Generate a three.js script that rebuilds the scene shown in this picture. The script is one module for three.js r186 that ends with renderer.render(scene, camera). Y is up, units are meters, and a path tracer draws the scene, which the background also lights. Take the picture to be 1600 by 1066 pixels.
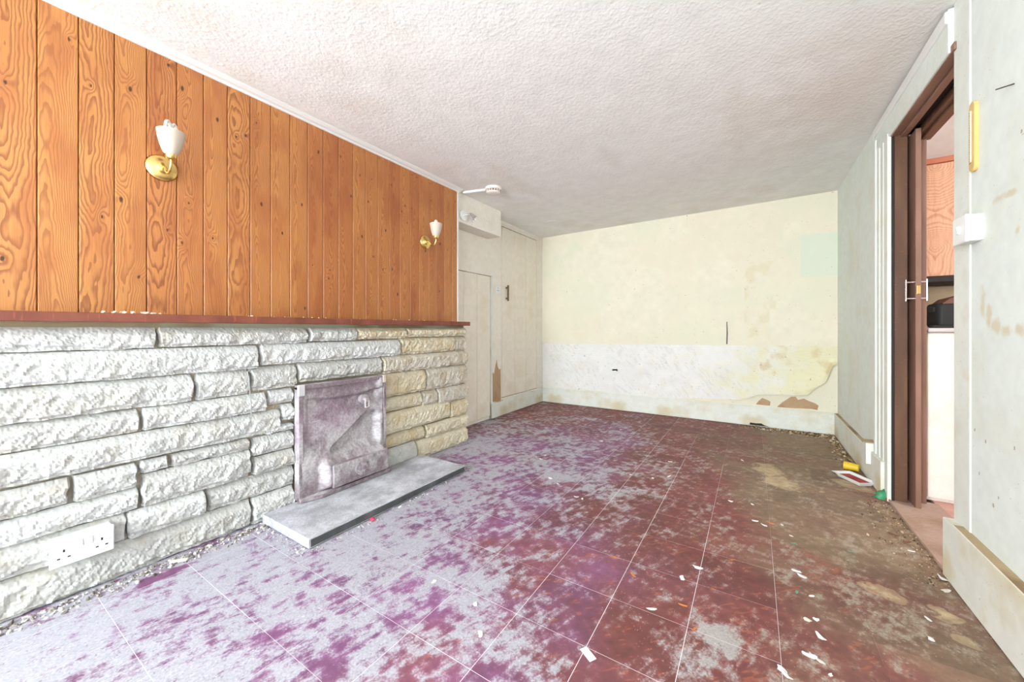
import * as THREE from 'three';
import { RoundedBoxGeometry } from 'three/addons/geometries/RoundedBoxGeometry.js';
import { mergeGeometries, mergeVertices } from 'three/addons/utils/BufferGeometryUtils.js';
import { RectAreaLightUniformsLib } from 'three/addons/lights/RectAreaLightUniformsLib.js';

// ---------------------------------------------------------------- camera, sky, lights, exposure
const scene = new THREE.Scene();
const EYE = 0.889, FOCAL = 590, HORIZON = 514, YAW = Math.atan(377 / 590);
const camera = new THREE.PerspectiveCamera(2 * Math.atan(533 / FOCAL) * 180 / Math.PI, 1600 / 1066, 0.02, 100);
camera.position.set(0, EYE, 0);
camera.rotation.y = YAW;
camera.setViewOffset(1600, 1066, 0, 533 - HORIZON, 1600, 1066);
camera.updateProjectionMatrix();
scene.background = new THREE.Color().setRGB(0.80, 0.90, 1.0);
scene.backgroundIntensity = 3.0;
const renderer = new THREE.WebGLRenderer({ antialias: true });
renderer.toneMapping = THREE.LinearToneMapping;
renderer.toneMappingExposure = 1.1;
renderer.shadowMap.enabled = true;
RectAreaLightUniformsLib.init();
function areaLight(color, intensity, w, h, from, to) {
  const l = new THREE.RectAreaLight(color, intensity, w, h);
  l.position.set(...from); l.lookAt(...to); l.castShadow = true; scene.add(l);
  return l;
}
// daylight entering by the window behind the camera: cool sky light falling in, and an added lamp aimed level for bounce off the lawn
areaLight(new THREE.Color().setRGB(0.80, 0.91, 1.0), 29, 1.4, 1.1, [-1.2, 1.36, 3.08], [-0.7, 1.05, -3.0]);
areaLight(new THREE.Color().setRGB(0.90, 0.97, 1.0), 19, 1.4, 1.0, [-1.2, 1.3, 3.02], [-0.5, 1.35, -3.5]);
// daylight of the kitchen window
areaLight(new THREE.Color().setRGB(1.0, 0.97, 0.95), 6.5, 1.2, 1.0, [2.52, 1.5, -2.0], [0.9, 0.9, -2.4]);

// ---------------------------------------------------------------- helpers
const CT = Math.cos(YAW), ST = Math.sin(YAW);
function ray(px, py) {
  const u = (px - 800) / FOCAL, w = (HORIZON - py) / FOCAL;
  return new THREE.Vector3(-ST + u * CT, w, -CT - u * ST);
}
function onX(px, py, X) { const d = ray(px, py), k = X / d.x; return new THREE.Vector3(X, EYE + d.y * k, d.z * k); }
function onZ(px, py, Z) { const d = ray(px, py), k = Z / d.z; return new THREE.Vector3(d.x * k, EYE + d.y * k, Z); }
function onY(px, py, Y = 0) { const d = ray(px, py), k = (Y - EYE) / d.y; return new THREE.Vector3(d.x * k, Y, d.z * k); }

function rng(seed) { let s = seed >>> 0 || 1; return () => { s ^= s << 13; s >>>= 0; s ^= s >>> 17; s ^= s << 5; s >>>= 0; return s / 4294967296; }; }
const TAB = new Float32Array(65536); { const r = rng(77); for (let i = 0; i < 65536; i++) TAB[i] = r(); }
function noise(x, y) {
  const xi = Math.floor(x), yi = Math.floor(y); let fx = x - xi, fy = y - yi;
  fx = fx * fx * (3 - 2 * fx); fy = fy * fy * (3 - 2 * fy);
  const a = (xi & 255), b = ((xi + 1) & 255), c = (yi & 255) << 8, d = ((yi + 1) & 255) << 8;
  const p = TAB[a | c], q = TAB[b | c], r = TAB[a | d], s = TAB[b | d];
  return p + (q - p) * fx + (r - p + (p - q - r + s) * fx) * fy;
}
function fbm(x, y, o = 4) { let v = 0, a = 0.5, t = 0; for (let i = 0; i < o; i++) { v += a * noise(x, y); t += a; a *= 0.5; x = x * 2.03 + 17.3; y = y * 2.03 + 9.1; } return v / t; }
const sst = (a, b, x) => { const t = Math.min(1, Math.max(0, (x - a) / (b - a))); return t * t * (3 - 2 * t); };
const mix = (a, b, t) => a + (b - a) * t;
const mix3 = (a, b, t) => [mix(a[0], b[0], t), mix(a[1], b[1], t), mix(a[2], b[2], t)];
function tex(w, h, fn, { srgb = true, repeat = false } = {}) {
  const d = new Uint8Array(w * h * 4);
  for (let j = 0; j < h; j++) for (let i = 0; i < w; i++) {
    const c = fn((i + 0.5) / w, (j + 0.5) / h, i, j), k = (j * w + i) * 4;
    if (typeof c === 'number') d[k] = d[k + 1] = d[k + 2] = Math.max(0, Math.min(255, c * 255));
    else { d[k] = Math.max(0, Math.min(255, c[0])); d[k + 1] = Math.max(0, Math.min(255, c[1])); d[k + 2] = Math.max(0, Math.min(255, c[2])); }
    d[k + 3] = 255;
  }
  const t = new THREE.DataTexture(d, w, h); t.magFilter = THREE.LinearFilter; t.minFilter = THREE.LinearMipmapLinearFilter; t.generateMipmaps = true;
  t.wrapS = t.wrapT = repeat ? THREE.MirroredRepeatWrapping : THREE.ClampToEdgeWrapping;
  if (srgb) t.colorSpace = THREE.SRGBColorSpace; t.needsUpdate = true; return t;
}
const used = {};
function numbered(n) { const k = used[n] = (used[n] ?? -1) + 1; return k ? n + '_' + String(k).padStart(3, '0') : n; }
function mesh(name, geo, m, parent = scene) {
  const o = new THREE.Mesh(geo, m); o.name = parent === scene ? numbered(name) : name;
  o.castShadow = o.receiveShadow = true; parent.add(o); return o;
}
function tag(o, label, category, group) { o.userData.label = label; o.userData.category = category; if (group) o.userData.group = group; return o; }
function struct(o, label, category) { o.userData.kind = 'structure'; o.userData.label = label; o.userData.category = category; return o; }
function group(name, pos = [0, 0, 0]) { const g = new THREE.Group(); g.name = numbered(name); g.position.set(...pos); scene.add(g); return g; }
function box(x0, x1, y0, y1, z0, z1) {
  const g = new THREE.BoxGeometry(Math.abs(x1 - x0), Math.abs(y1 - y0), Math.abs(z1 - z0));
  g.translate((x0 + x1) / 2, (y0 + y1) / 2, (z0 + z1) / 2); return metricUV(g);
}
function rbox(x0, x1, y0, y1, z0, z1, r = 0.003) {
  const g = new RoundedBoxGeometry(Math.abs(x1 - x0), Math.abs(y1 - y0), Math.abs(z1 - z0), 2, r);
  g.translate((x0 + x1) / 2, (y0 + y1) / 2, (z0 + z1) / 2); return metricUV(g);
}
// uv in metres: the two axes that a face spans
function metricUV(g, s = 1) {
  const p = g.attributes.position, n = g.attributes.normal, uv = new Float32Array(p.count * 2);
  for (let i = 0; i < p.count; i++) {
    const ax = Math.abs(n.getX(i)), ay = Math.abs(n.getY(i)), az = Math.abs(n.getZ(i));
    const [a, b] = ax >= ay && ax >= az ? [p.getZ(i), p.getY(i)] : ay >= az ? [p.getX(i), p.getZ(i)] : [p.getX(i), p.getY(i)];
    uv[2 * i] = a * s; uv[2 * i + 1] = b * s;
  }
  g.setAttribute('uv', new THREE.BufferAttribute(uv, 2)); return g;
}
function merge(list) { return mergeGeometries(list.map((g) => { const q = g.index ? g.toNonIndexed() : g; for (const k of Object.keys(q.attributes)) if (!['position', 'normal', 'uv'].includes(k)) q.deleteAttribute(k); return q; })); }
function std(rgb, roughness = 0.8, extra = {}) { return new THREE.MeshStandardMaterial({ color: Array.isArray(rgb) ? new THREE.Color().setRGB(rgb[0] / 255, rgb[1] / 255, rgb[2] / 255, THREE.SRGBColorSpace) : rgb, roughness, ...extra }); }

// ---------------------------------------------------------------- textures and materials
const gritBump = tex(512, 512, (u, v) => 0.55 * fbm(u * 46 + v * 18, v * 46 - u * 18, 3) + 0.45 * noise(u * 170, v * 170), { srgb: false, repeat: true });
const artexBump = tex(1024, 1024, (u, v) => { const a = noise(u * 150, v * 150), b = noise(u * 76 + 9, v * 76), c = noise(u * 250, v * 250 + 5); return 0.45 * a + 0.4 * b * b * 1.5 + 0.2 * c; }, { srgb: false, repeat: true });
const plasterBump = tex(512, 512, (u, v) => 0.6 * fbm(u * 14, v * 14, 4) + 0.4 * noise(u * 130, v * 130), { srgb: false, repeat: true });
// paint over old plaster: mottling, specks and smudges
function paintTex(base, seed, { dirt = 0.25, tint = [205, 185, 150], speck = 0.5, w = 512, h = 512, extra } = {}) {
  return tex(w, h, (u, v) => {
    const a = fbm(u * 5 + seed, v * 5 + seed * 1.7, 5), b = fbm(u * 30 + seed, v * 30, 3), s = noise(u * 210 + seed, v * 210);
    let c = base.map((q) => q * (0.975 + 0.05 * b));
    c = mix3(c, tint, dirt * sst(0.5, 0.8, a));
    if (s > 0.965) c = mix3(c, [120, 95, 70], speck * 0.5);
    return extra ? extra(c, u, v) : c;
  }, { repeat: true });
}
const M = {};
M.ceiling = new THREE.MeshStandardMaterial({ map: paintTex([242, 240, 237], 3, { dirt: 0.25, tint: [214, 202, 186], speck: 0.25 }), bumpMap: artexBump, bumpScale: 0.0015, roughness: 0.95 });
M.ceiling.map.repeat.set(0.5, 0.5);
M.wallRight = new THREE.MeshStandardMaterial({ map: paintTex([228, 234, 227], 8, { dirt: 0.22, tint: [212, 204, 174] }), bumpMap: plasterBump, bumpScale: 0.002, roughness: 0.8 });
M.wallAlcove = new THREE.MeshStandardMaterial({ map: paintTex([243, 236, 224], 12, { dirt: 0.2, tint: [220, 204, 176] }), bumpMap: plasterBump, bumpScale: 0.002, roughness: 0.8 });
M.trim = new THREE.MeshStandardMaterial({ map: paintTex([230, 233, 225], 21, { dirt: 0.35, tint: [196, 178, 140], speck: 0.7 }), roughness: 0.5 });
M.trimWhite = std([236, 235, 232], 0.5);
M.dirtyLedge = new THREE.MeshStandardMaterial({ map: paintTex([186, 164, 128], 31, { dirt: 0.6, tint: [120, 95, 65] }), roughness: 1 });
M.mortar = new THREE.MeshStandardMaterial({ map: paintTex([188, 176, 156], 41, { dirt: 0.7, tint: [140, 112, 82] }), bumpMap: gritBump, bumpScale: 0.006, roughness: 1 });
M.brown = new THREE.MeshStandardMaterial({ map: tex(128, 512, (u, v) => { const g = fbm(u * 30, v * 5, 4), s = noise(u * 120, v * 300); return mix3([82, 56, 40], [126, 90, 66], g).map((q) => q * (s > 0.93 ? 1.35 : 1)); }, { repeat: true }), roughness: 0.45 });
M.brownPink = new THREE.MeshStandardMaterial({ map: tex(128, 512, (u, v) => { const g = fbm(u * 26, v * 5, 4); return mix3([122, 90, 74], [152, 116, 98], g); }, { repeat: true }), roughness: 0.5 });
M.dark = std([38, 30, 26], 0.7);
M.chrome = std([225, 225, 225], 0.18, { metalness: 1 });
M.brass = std([236, 205, 130], 0.24, { metalness: 1 });
M.whitePlastic = std([240, 240, 238], 0.35);
M.slot = std([40, 36, 34], 0.8);
M.plaster = new THREE.MeshStandardMaterial({ map: paintTex([190, 158, 124], 55, { dirt: 0.7, tint: [150, 112, 78] }), bumpMap: gritBump, bumpScale: 0.004, roughness: 1 });

// ---------------------------------------------------------------- room measures (metres)
const X_ALC = -2.184, X_WOOD = -2.008, X_STONE = -1.901, X_FAR = 0.592, X_NEAR = 0.605, Z_BACK = -4.11, Z_BREAST = -2.324, Z_FRONT = 3.2, Z_BREAST0 = 0.75;
const ceilY = (x) => 2.005 + (x + 2.184) * (0.037 / 2.776);

// ---------------------------------------------------------------- floor: slab and vinyl tiles
const FX0 = -2.2, FX1 = 0.64, FZ0 = -4.14, FZ1 = 0.04;
// [pixel x, pixel y, dust cover, hue: 0 purple (cool window glare put into the colour), 1 maroon, 2 brown]
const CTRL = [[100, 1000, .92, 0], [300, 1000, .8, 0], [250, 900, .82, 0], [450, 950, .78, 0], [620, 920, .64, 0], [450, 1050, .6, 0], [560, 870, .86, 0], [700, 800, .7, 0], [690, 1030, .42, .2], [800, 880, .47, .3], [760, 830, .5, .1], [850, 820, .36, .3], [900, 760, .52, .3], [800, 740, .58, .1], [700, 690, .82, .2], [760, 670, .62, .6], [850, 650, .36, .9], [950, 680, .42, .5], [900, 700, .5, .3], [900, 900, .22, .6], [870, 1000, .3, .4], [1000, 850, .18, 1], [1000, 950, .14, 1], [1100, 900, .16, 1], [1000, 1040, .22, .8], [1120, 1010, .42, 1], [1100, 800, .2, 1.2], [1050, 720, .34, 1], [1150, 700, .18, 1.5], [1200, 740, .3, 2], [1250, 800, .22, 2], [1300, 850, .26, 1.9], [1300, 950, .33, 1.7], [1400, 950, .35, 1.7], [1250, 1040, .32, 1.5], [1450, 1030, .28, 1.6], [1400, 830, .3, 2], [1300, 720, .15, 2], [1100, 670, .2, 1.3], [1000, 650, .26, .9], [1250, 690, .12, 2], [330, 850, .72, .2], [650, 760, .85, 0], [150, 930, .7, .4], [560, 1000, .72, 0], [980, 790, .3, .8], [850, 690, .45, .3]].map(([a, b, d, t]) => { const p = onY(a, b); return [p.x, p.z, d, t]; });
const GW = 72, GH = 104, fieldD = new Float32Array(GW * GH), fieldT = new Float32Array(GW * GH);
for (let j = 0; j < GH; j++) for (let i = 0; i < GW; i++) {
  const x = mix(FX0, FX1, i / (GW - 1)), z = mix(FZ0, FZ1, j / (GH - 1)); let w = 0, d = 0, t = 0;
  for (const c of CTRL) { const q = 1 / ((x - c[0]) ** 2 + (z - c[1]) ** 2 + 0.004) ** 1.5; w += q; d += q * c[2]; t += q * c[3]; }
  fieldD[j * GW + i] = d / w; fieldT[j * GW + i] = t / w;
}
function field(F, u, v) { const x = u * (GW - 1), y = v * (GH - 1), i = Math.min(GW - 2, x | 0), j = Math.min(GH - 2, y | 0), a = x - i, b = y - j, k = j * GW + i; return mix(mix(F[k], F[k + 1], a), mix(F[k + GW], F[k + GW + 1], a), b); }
// spots where dust lies thicker (+) or is wiped away (-): pixel, radius in metres
const SPOTS = [[222, 915, .02, -.7], [238, 908, .02, -.7], [254, 901, .02, -.7], [270, 894, .02, -.7], [287, 886, .02, -.7], [303, 879, .02, -.6], [640, 918, .05, -.55], [615, 972, .035, -.4], [525, 1030, .06, -.5], [680, 970, .05, -.35], [260, 890, .05, -.3], [410, 1000, .05, -.3], [760, 985, .09, .3], [800, 1010, .07, .25], [960, 770, .13, .3], [1000, 765, .1, .28], [870, 745, .09, .3], [1135, 1000, .08, .5], [1075, 1040, .06, .4], [760, 905, .1, .25], [730, 925, .08, .3], [960, 925, .03, .4], [1120, 990, .05, .4], [845, 722, .08, .35], [1040, 990, .05, .25], [600, 840, .12, .2], [910, 655, .2, .1]].map(([a, b, r, k]) => { const p = onY(a, b); return [p.x, p.z, r, k]; });
const CREAM = [[1488, 968, .045], [1475, 958, .03], [1200, 735, .09], [1225, 755, .1], [1370, 925, .06], [1335, 760, .08], [1505, 1000, .03]].map(([a, b, r]) => { const p = onY(a, b); return [p.x, p.z, r]; });
const TILE = 0.2286, TX = -0.394, TZ = -0.772;
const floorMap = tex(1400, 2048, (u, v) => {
  const x = mix(FX0, FX1, u), z = mix(FZ0, FZ1, v);
  let d = field(fieldD, u, v), t = field(fieldT, u, v);
  for (const s of SPOTS) { const q = ((x - s[0]) ** 2 + (z - s[1]) ** 2) / (s[2] * s[2]); if (q < 4) d += s[3] * Math.exp(-q * 1.2); }
  const sx = x * 0.95 + z * 0.31, sz = -x * 0.31 + z * 0.95;
  const n1 = fbm(x * 9 + 40, z * 9 + 40, 5), n2 = fbm(sx * 55, sz * 8, 4), n3 = noise(x * 330, z * 330), n4 = fbm(x * 38, z * 38 + 60, 3), n6 = fbm(sx * 150, sz * 28 + 11, 2), n5 = fbm(x * 70 + z * 70, (z - x) * 17 + 30, 2);
  const cover = d + (n1 - 0.5) * 0.68 + (n2 - 0.5) * 0.5 + (n4 - 0.5) * 0.95 + (n6 - 0.5) * 0.4 + (n3 - 0.5) * 0.3;
  const m = sst(0.26, 0.84, cover + 0.05 * (1 - sst(0, 1, t)));
  const ti = Math.floor((x - TX) / TILE), tj = Math.floor((z - TZ) / TILE), tr = TAB[((ti & 255) << 8 | (tj & 255))] - 0.5;
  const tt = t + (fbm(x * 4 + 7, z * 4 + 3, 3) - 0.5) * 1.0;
  let c = tt < 1 ? mix3([134, 86, 126], [122, 70, 66], sst(0, 1, tt)) : mix3([126, 68, 66], [138, 114, 92], sst(0, 1, tt - 1));  // purple end paints the cool glare from the window over maroon tiles
  c = c.map((q) => q * (1 + tr * 0.16) * (0.86 + 0.28 * n4));
  if (n5 > 0.72 && tt > 0.4 && tt < 1.6) c = mix3(c, [190, 104, 74], sst(0.72, 0.8, n5) * 0.45);        // orange scuffs
  const dc = mix3([188, 188, 197], [178, 165, 148], sst(0.5, 1.7, t));  // dust on the left tinted bluish for the cool daylight there
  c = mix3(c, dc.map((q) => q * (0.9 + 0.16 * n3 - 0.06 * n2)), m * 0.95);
  for (const s of CREAM) { const q = Math.hypot(x - s[0], z - s[1]) / s[2] + (n1 - 0.5) * 2.2 + (n4 - 0.5) * 1.2; if (q < 1) c = mix3(c, [214, 194, 152], (0.35 + 0.5 * n4) * sst(1, 0.8, q)); }
  if (n3 > 0.94 && n1 > 0.45) c = mix3(c, [235, 232, 232], 0.5);
  const k = noise(x * 160 + 90, z * 160); if (k > 0.93) c = mix3(c, [70, 60, 58], 0.35);
  return c;
}, { repeat: true });
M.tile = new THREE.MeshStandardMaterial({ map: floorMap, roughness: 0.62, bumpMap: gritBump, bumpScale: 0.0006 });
M.grout = std([236, 232, 236], 1);
const floorSlab = mesh('floor', box(-2.45, 0.66, -0.12, -0.0007, Z_BACK - 0.12, Z_FRONT + 0.1), M.grout);
struct(floorSlab, 'dusty maroon and brown square tiled floor with painted purple window glare', 'floor');
function tileGeo(x0, x1, z0, z1, tilt) {
  const g = new THREE.BoxGeometry(x1 - x0, 0.0034, z1 - z0); g.translate((x0 + x1) / 2, -0.0017 + tilt, (z0 + z1) / 2);
  const p = g.attributes.position, uv = g.attributes.uv;
  for (let i = 0; i < p.count; i++) uv.setXY(i, (p.getX(i) - FX0) / (FX1 - FX0), (p.getZ(i) - FZ0) / (FZ1 - FZ0));
  return g;
}
{
  const r = rng(5);
  for (let i = -8; i <= 4; i++) for (let j = -15; j <= 5; j++) {
    const xa = TX + i * TILE, za = TZ + j * TILE, cx = xa + TILE / 2, cz = za + TILE / 2;
    if (cz > Z_BREAST + 0.1 && xa + TILE < -1.97) continue;
    const u = (cx - FX0) / (FX1 - FX0), v = Math.min(1, Math.max(0, (cz - FZ0) / (FZ1 - FZ0))), t = field(fieldT, u, v);
    const gap = t > 1.25 ? 0.0002 : 0.0010;
    const x0 = Math.max(xa + gap, -2.2), x1 = Math.min(xa + TILE - gap, 0.62), z0 = Math.max(za + gap, -4.13), z1 = Math.min(za + TILE - gap, Z_FRONT);
    if (x1 - x0 < 0.01 || z1 - z0 < 0.01) continue;
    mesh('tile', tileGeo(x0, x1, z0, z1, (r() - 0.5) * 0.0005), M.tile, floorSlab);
  }
}

// ---------------------------------------------------------------- ceiling
{
  const g = new THREE.BoxGeometry(3.3, 0.1, 8.0, 1, 1, 1); metricUV(g);
  const c = mesh('ceiling', g, M.ceiling);
  c.rotation.z = Math.atan(0.037 / 2.776); c.position.set(-0.8, ceilY(-0.8) + 0.05, -0.45);
  struct(c, 'white textured plaster ceiling with faint yellow stains', 'ceiling');
  const rose = new THREE.CylinderGeometry(0.05, 0.055, 0.006, 24);
  const p = onY(861, 347, ceilY(-1.8)); mesh('blanking_disc', rose.translate(p.x + 0.8, -0.053, p.z + 0.45), M.trimWhite, c);
}

// ---------------------------------------------------------------- back wall
const BW = 2.9, BX0 = -2.25;
const backMap = tex(1024, 760, (u, v) => {
  const x = BX0 + u * BW, y = v * 2.1;
  const a = fbm(x * 3 + 5, y * 3, 5), b = fbm(x * 16, y * 16, 3), s = noise(x * 90, y * 90), e = fbm(x * 9 + 3, y * 7 + 8, 4);
  let c = [236, 229, 208].map((q) => q * (0.975 + 0.05 * b));
  c = mix3(c, [237, 224, 202], 0.45 * sst(0.42, 0.6, a));
  c = mix3(c, [230, 228, 204], 0.6 * sst(0.4, 0.7, fbm(x * 2.4 + 11, y * 2.4 + 2, 3)));
  if (x > 0.34 + 0.01 * b && y > 1.33 + 0.012 * e && y < 1.7 && x < 0.6) c = mix3(c, [216, 229, 212], 0.6);      // patch of paler green paint
  const st = Math.abs(x - 0.05) < 0.12 && y < 1.5 ? sst(0.56, 0.7, e) : 0; c = mix3(c, [216, 204, 160], 0.3 * st);   // drip stains
  if (s > 0.972 && e > 0.45) c = mix3(c, [130, 105, 75], 0.6);
  return c;
});
function bwUV(g) { const p = g.attributes.position, uv = g.attributes.uv; for (let i = 0; i < p.count; i++) uv.setXY(i, (p.getX(i) - BX0) / BW, p.getY(i) / 2.1); return g; }
M.back = new THREE.MeshStandardMaterial({ map: backMap, roughness: 0.85 });
const wallBack = mesh('wall_back', bwUV(box(-2.35, 0.75, -0.05, 2.09, Z_BACK - 0.12, Z_BACK)), M.back);
struct(wallBack, 'cream painted end wall with damp stains and peeling lower sheet', 'wall');
const sheetMap = tex(1024, 320, (u, v) => {
  const x = BX0 + u * BW, y = v * 0.76;
  const b = fbm(x * 14, y * 14, 4), sc = fbm(x * 60 + y * 50, (y - x) * 16, 3), r = fbm(x * 5 + 3, y * 5, 4), e = fbm(x * 9 + 30, y * 9, 4);
  let c = [238, 236, 232].map((q) => q * (0.97 + 0.05 * b));  // whiter than the wall above to carry the patch of window light
  c = mix3(c, [204, 200, 192], 0.32 * sst(0.5, 0.75, sc) * sst(0.35, 0.6, r));                // scuffs
  c = mix3(c, [232, 226, 192], sst(-0.5, 0.5, x + (r - 0.5) * 1.0 + (b - 0.5) * 0.8));                              // yellow damp replacing the painted window-light white, with a ragged edge
  c = mix3(c, [204, 178, 122], 0.45 * sst(0.54, 0.75, e) * (x > 0.05 ? 1 : 0.15));
  if (noise(x * 80, y * 80) > 0.965) c = mix3(c, [120, 100, 75], 0.6);
  return c;
});
M.sheet = new THREE.MeshStandardMaterial({ map: sheetMap, bumpMap: plasterBump, bumpScale: 0.002, roughness: 0.8, side: THREE.DoubleSide });
{
  // loose lower sheet of paper: lifts off the wall towards its bottom right corner
  const nx = 140, ny = 36, g = new THREE.PlaneGeometry(1, 1, nx, ny), p = g.attributes.position, uv = g.attributes.uv;
  const P = (px, py) => onZ(px, py, Z_BACK);
  const edge = [[842, 607], [900, 611], [1000, 621], [1090, 623], [1160, 625], [1185, 616], [1262, 617], [1272, 606], [1288, 598], [1300, 570]].map(([a, b]) => P(a, b));
  const bot = (x) => { for (let i = 1; i < edge.length; i++) if (x <= edge[i].x) return mix(edge[i - 1].y, edge[i].y, Math.max(0, (x - edge[i - 1].x) / (edge[i].x - edge[i - 1].x))); return edge[edge.length - 1].y; };
  for (let i = 0; i < p.count; i++) {
    const s = p.getX(i) + 0.5, t = p.getY(i) + 0.5, x = mix(-2.18, 0.588, s), yt = 0.708 + 0.036 * s + 0.003 * (noise(x * 30, 3) - 0.5), y = mix(bot(x), yt, t);
    const lift = 0.045 * sst(-0.35, 0.25, x) * sst(0.6, 0, t) ** 2 * (0.6 + 0.6 * noise(x * 9, 4)) * sst(0.6, 0.5, x) + 0.02 * sst(0.42, 0.56, x) * sst(0.25, 0, t);
    const crease = 0.006 * Math.max(0, fbm(x * 10 + y * 8, y * 14 - x * 4, 3) - 0.5) * sst(-0.3, 0.2, x);
    p.setXYZ(i, x, y, Z_BACK + 0.003 + lift + crease); uv.setXY(i, (x - BX0) / BW, y / 0.76);
  }
  g.computeVertexNormals(); mesh('loose_wallpaper', g, M.sheet, wallBack).userData.label = 'white dirty lower sheet lifting off the wall';
  // torn holes showing brown plaster
  const hole = (pts) => { const s = new THREE.Shape(pts.map(([a, b]) => { const q = P(a, b); return new THREE.Vector2(q.x, q.y); })); return metricUV(new THREE.ExtrudeGeometry(s, { depth: 0.003, bevelEnabled: false }).translate(0, 0, Z_BACK)); };
  mesh('bare_plaster', hole([[1181, 632], [1186, 626], [1191, 622], [1199, 625], [1204, 628], [1203, 634]]), M.plaster, wallBack);
  mesh('bare_plaster', hole([[1214, 636], [1222, 629], [1230, 624], [1236, 620], [1243, 620], [1247, 625], [1256, 623], [1264, 627], [1273, 630], [1279, 634], [1277, 641], [1268, 639], [1240, 638]]), M.plaster, wallBack);
  mesh('crack', hole([[1135.2, 503], [1136.4, 503], [1137, 520], [1136.6, 538], [1135, 538], [1135.4, 520]]), M.slot, wallBack);
  mesh('crack', hole([[1249, 587], [1250, 588], [1255, 602], [1257, 607], [1254, 605], [1251, 598]]), M.plaster, wallBack);
  mesh('nail_hole', hole([[957, 577], [965, 577], [965, 580.5], [962, 579], [957, 579.5]]), M.slot, wallBack);
}
M.skirt = new THREE.MeshStandardMaterial({ map: paintTex([230, 231, 222], 61, { dirt: 0.5, tint: [200, 178, 128], speck: 0.7 }), roughness: 0.55 });
{
  const s = mesh('baseboard_back', merge([rbox(-2.17, 0.58, 0.006, 0.178, Z_BACK - 0.005, Z_BACK + 0.022, 0.004), box(-2.17, 0.575, 0.178, 0.186, Z_BACK, Z_BACK + 0.014)]), M.skirt);
  struct(s, 'white painted skirting board along the cream end wall', 'skirting');
  const a = onZ(1171, 662, Z_BACK + 0.022), b = onZ(1203, 667, Z_BACK + 0.022);
  const sh = new THREE.Shape([[a.x, 0.012], [a.x + 0.005, 0.032], [a.x + 0.05, 0.03], [a.x + 0.09, 0.034], [a.x + 0.115, 0.02], [b.x, 0.012]].map((q) => new THREE.Vector2(...q)));
  mesh('broken_notch', new THREE.ExtrudeGeometry(sh, { depth: 0.002, bevelEnabled: false }).translate(0, 0, Z_BACK + 0.0215), M.slot, s).userData.label = 'dark broken hole at the foot of the skirting';
}

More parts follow.
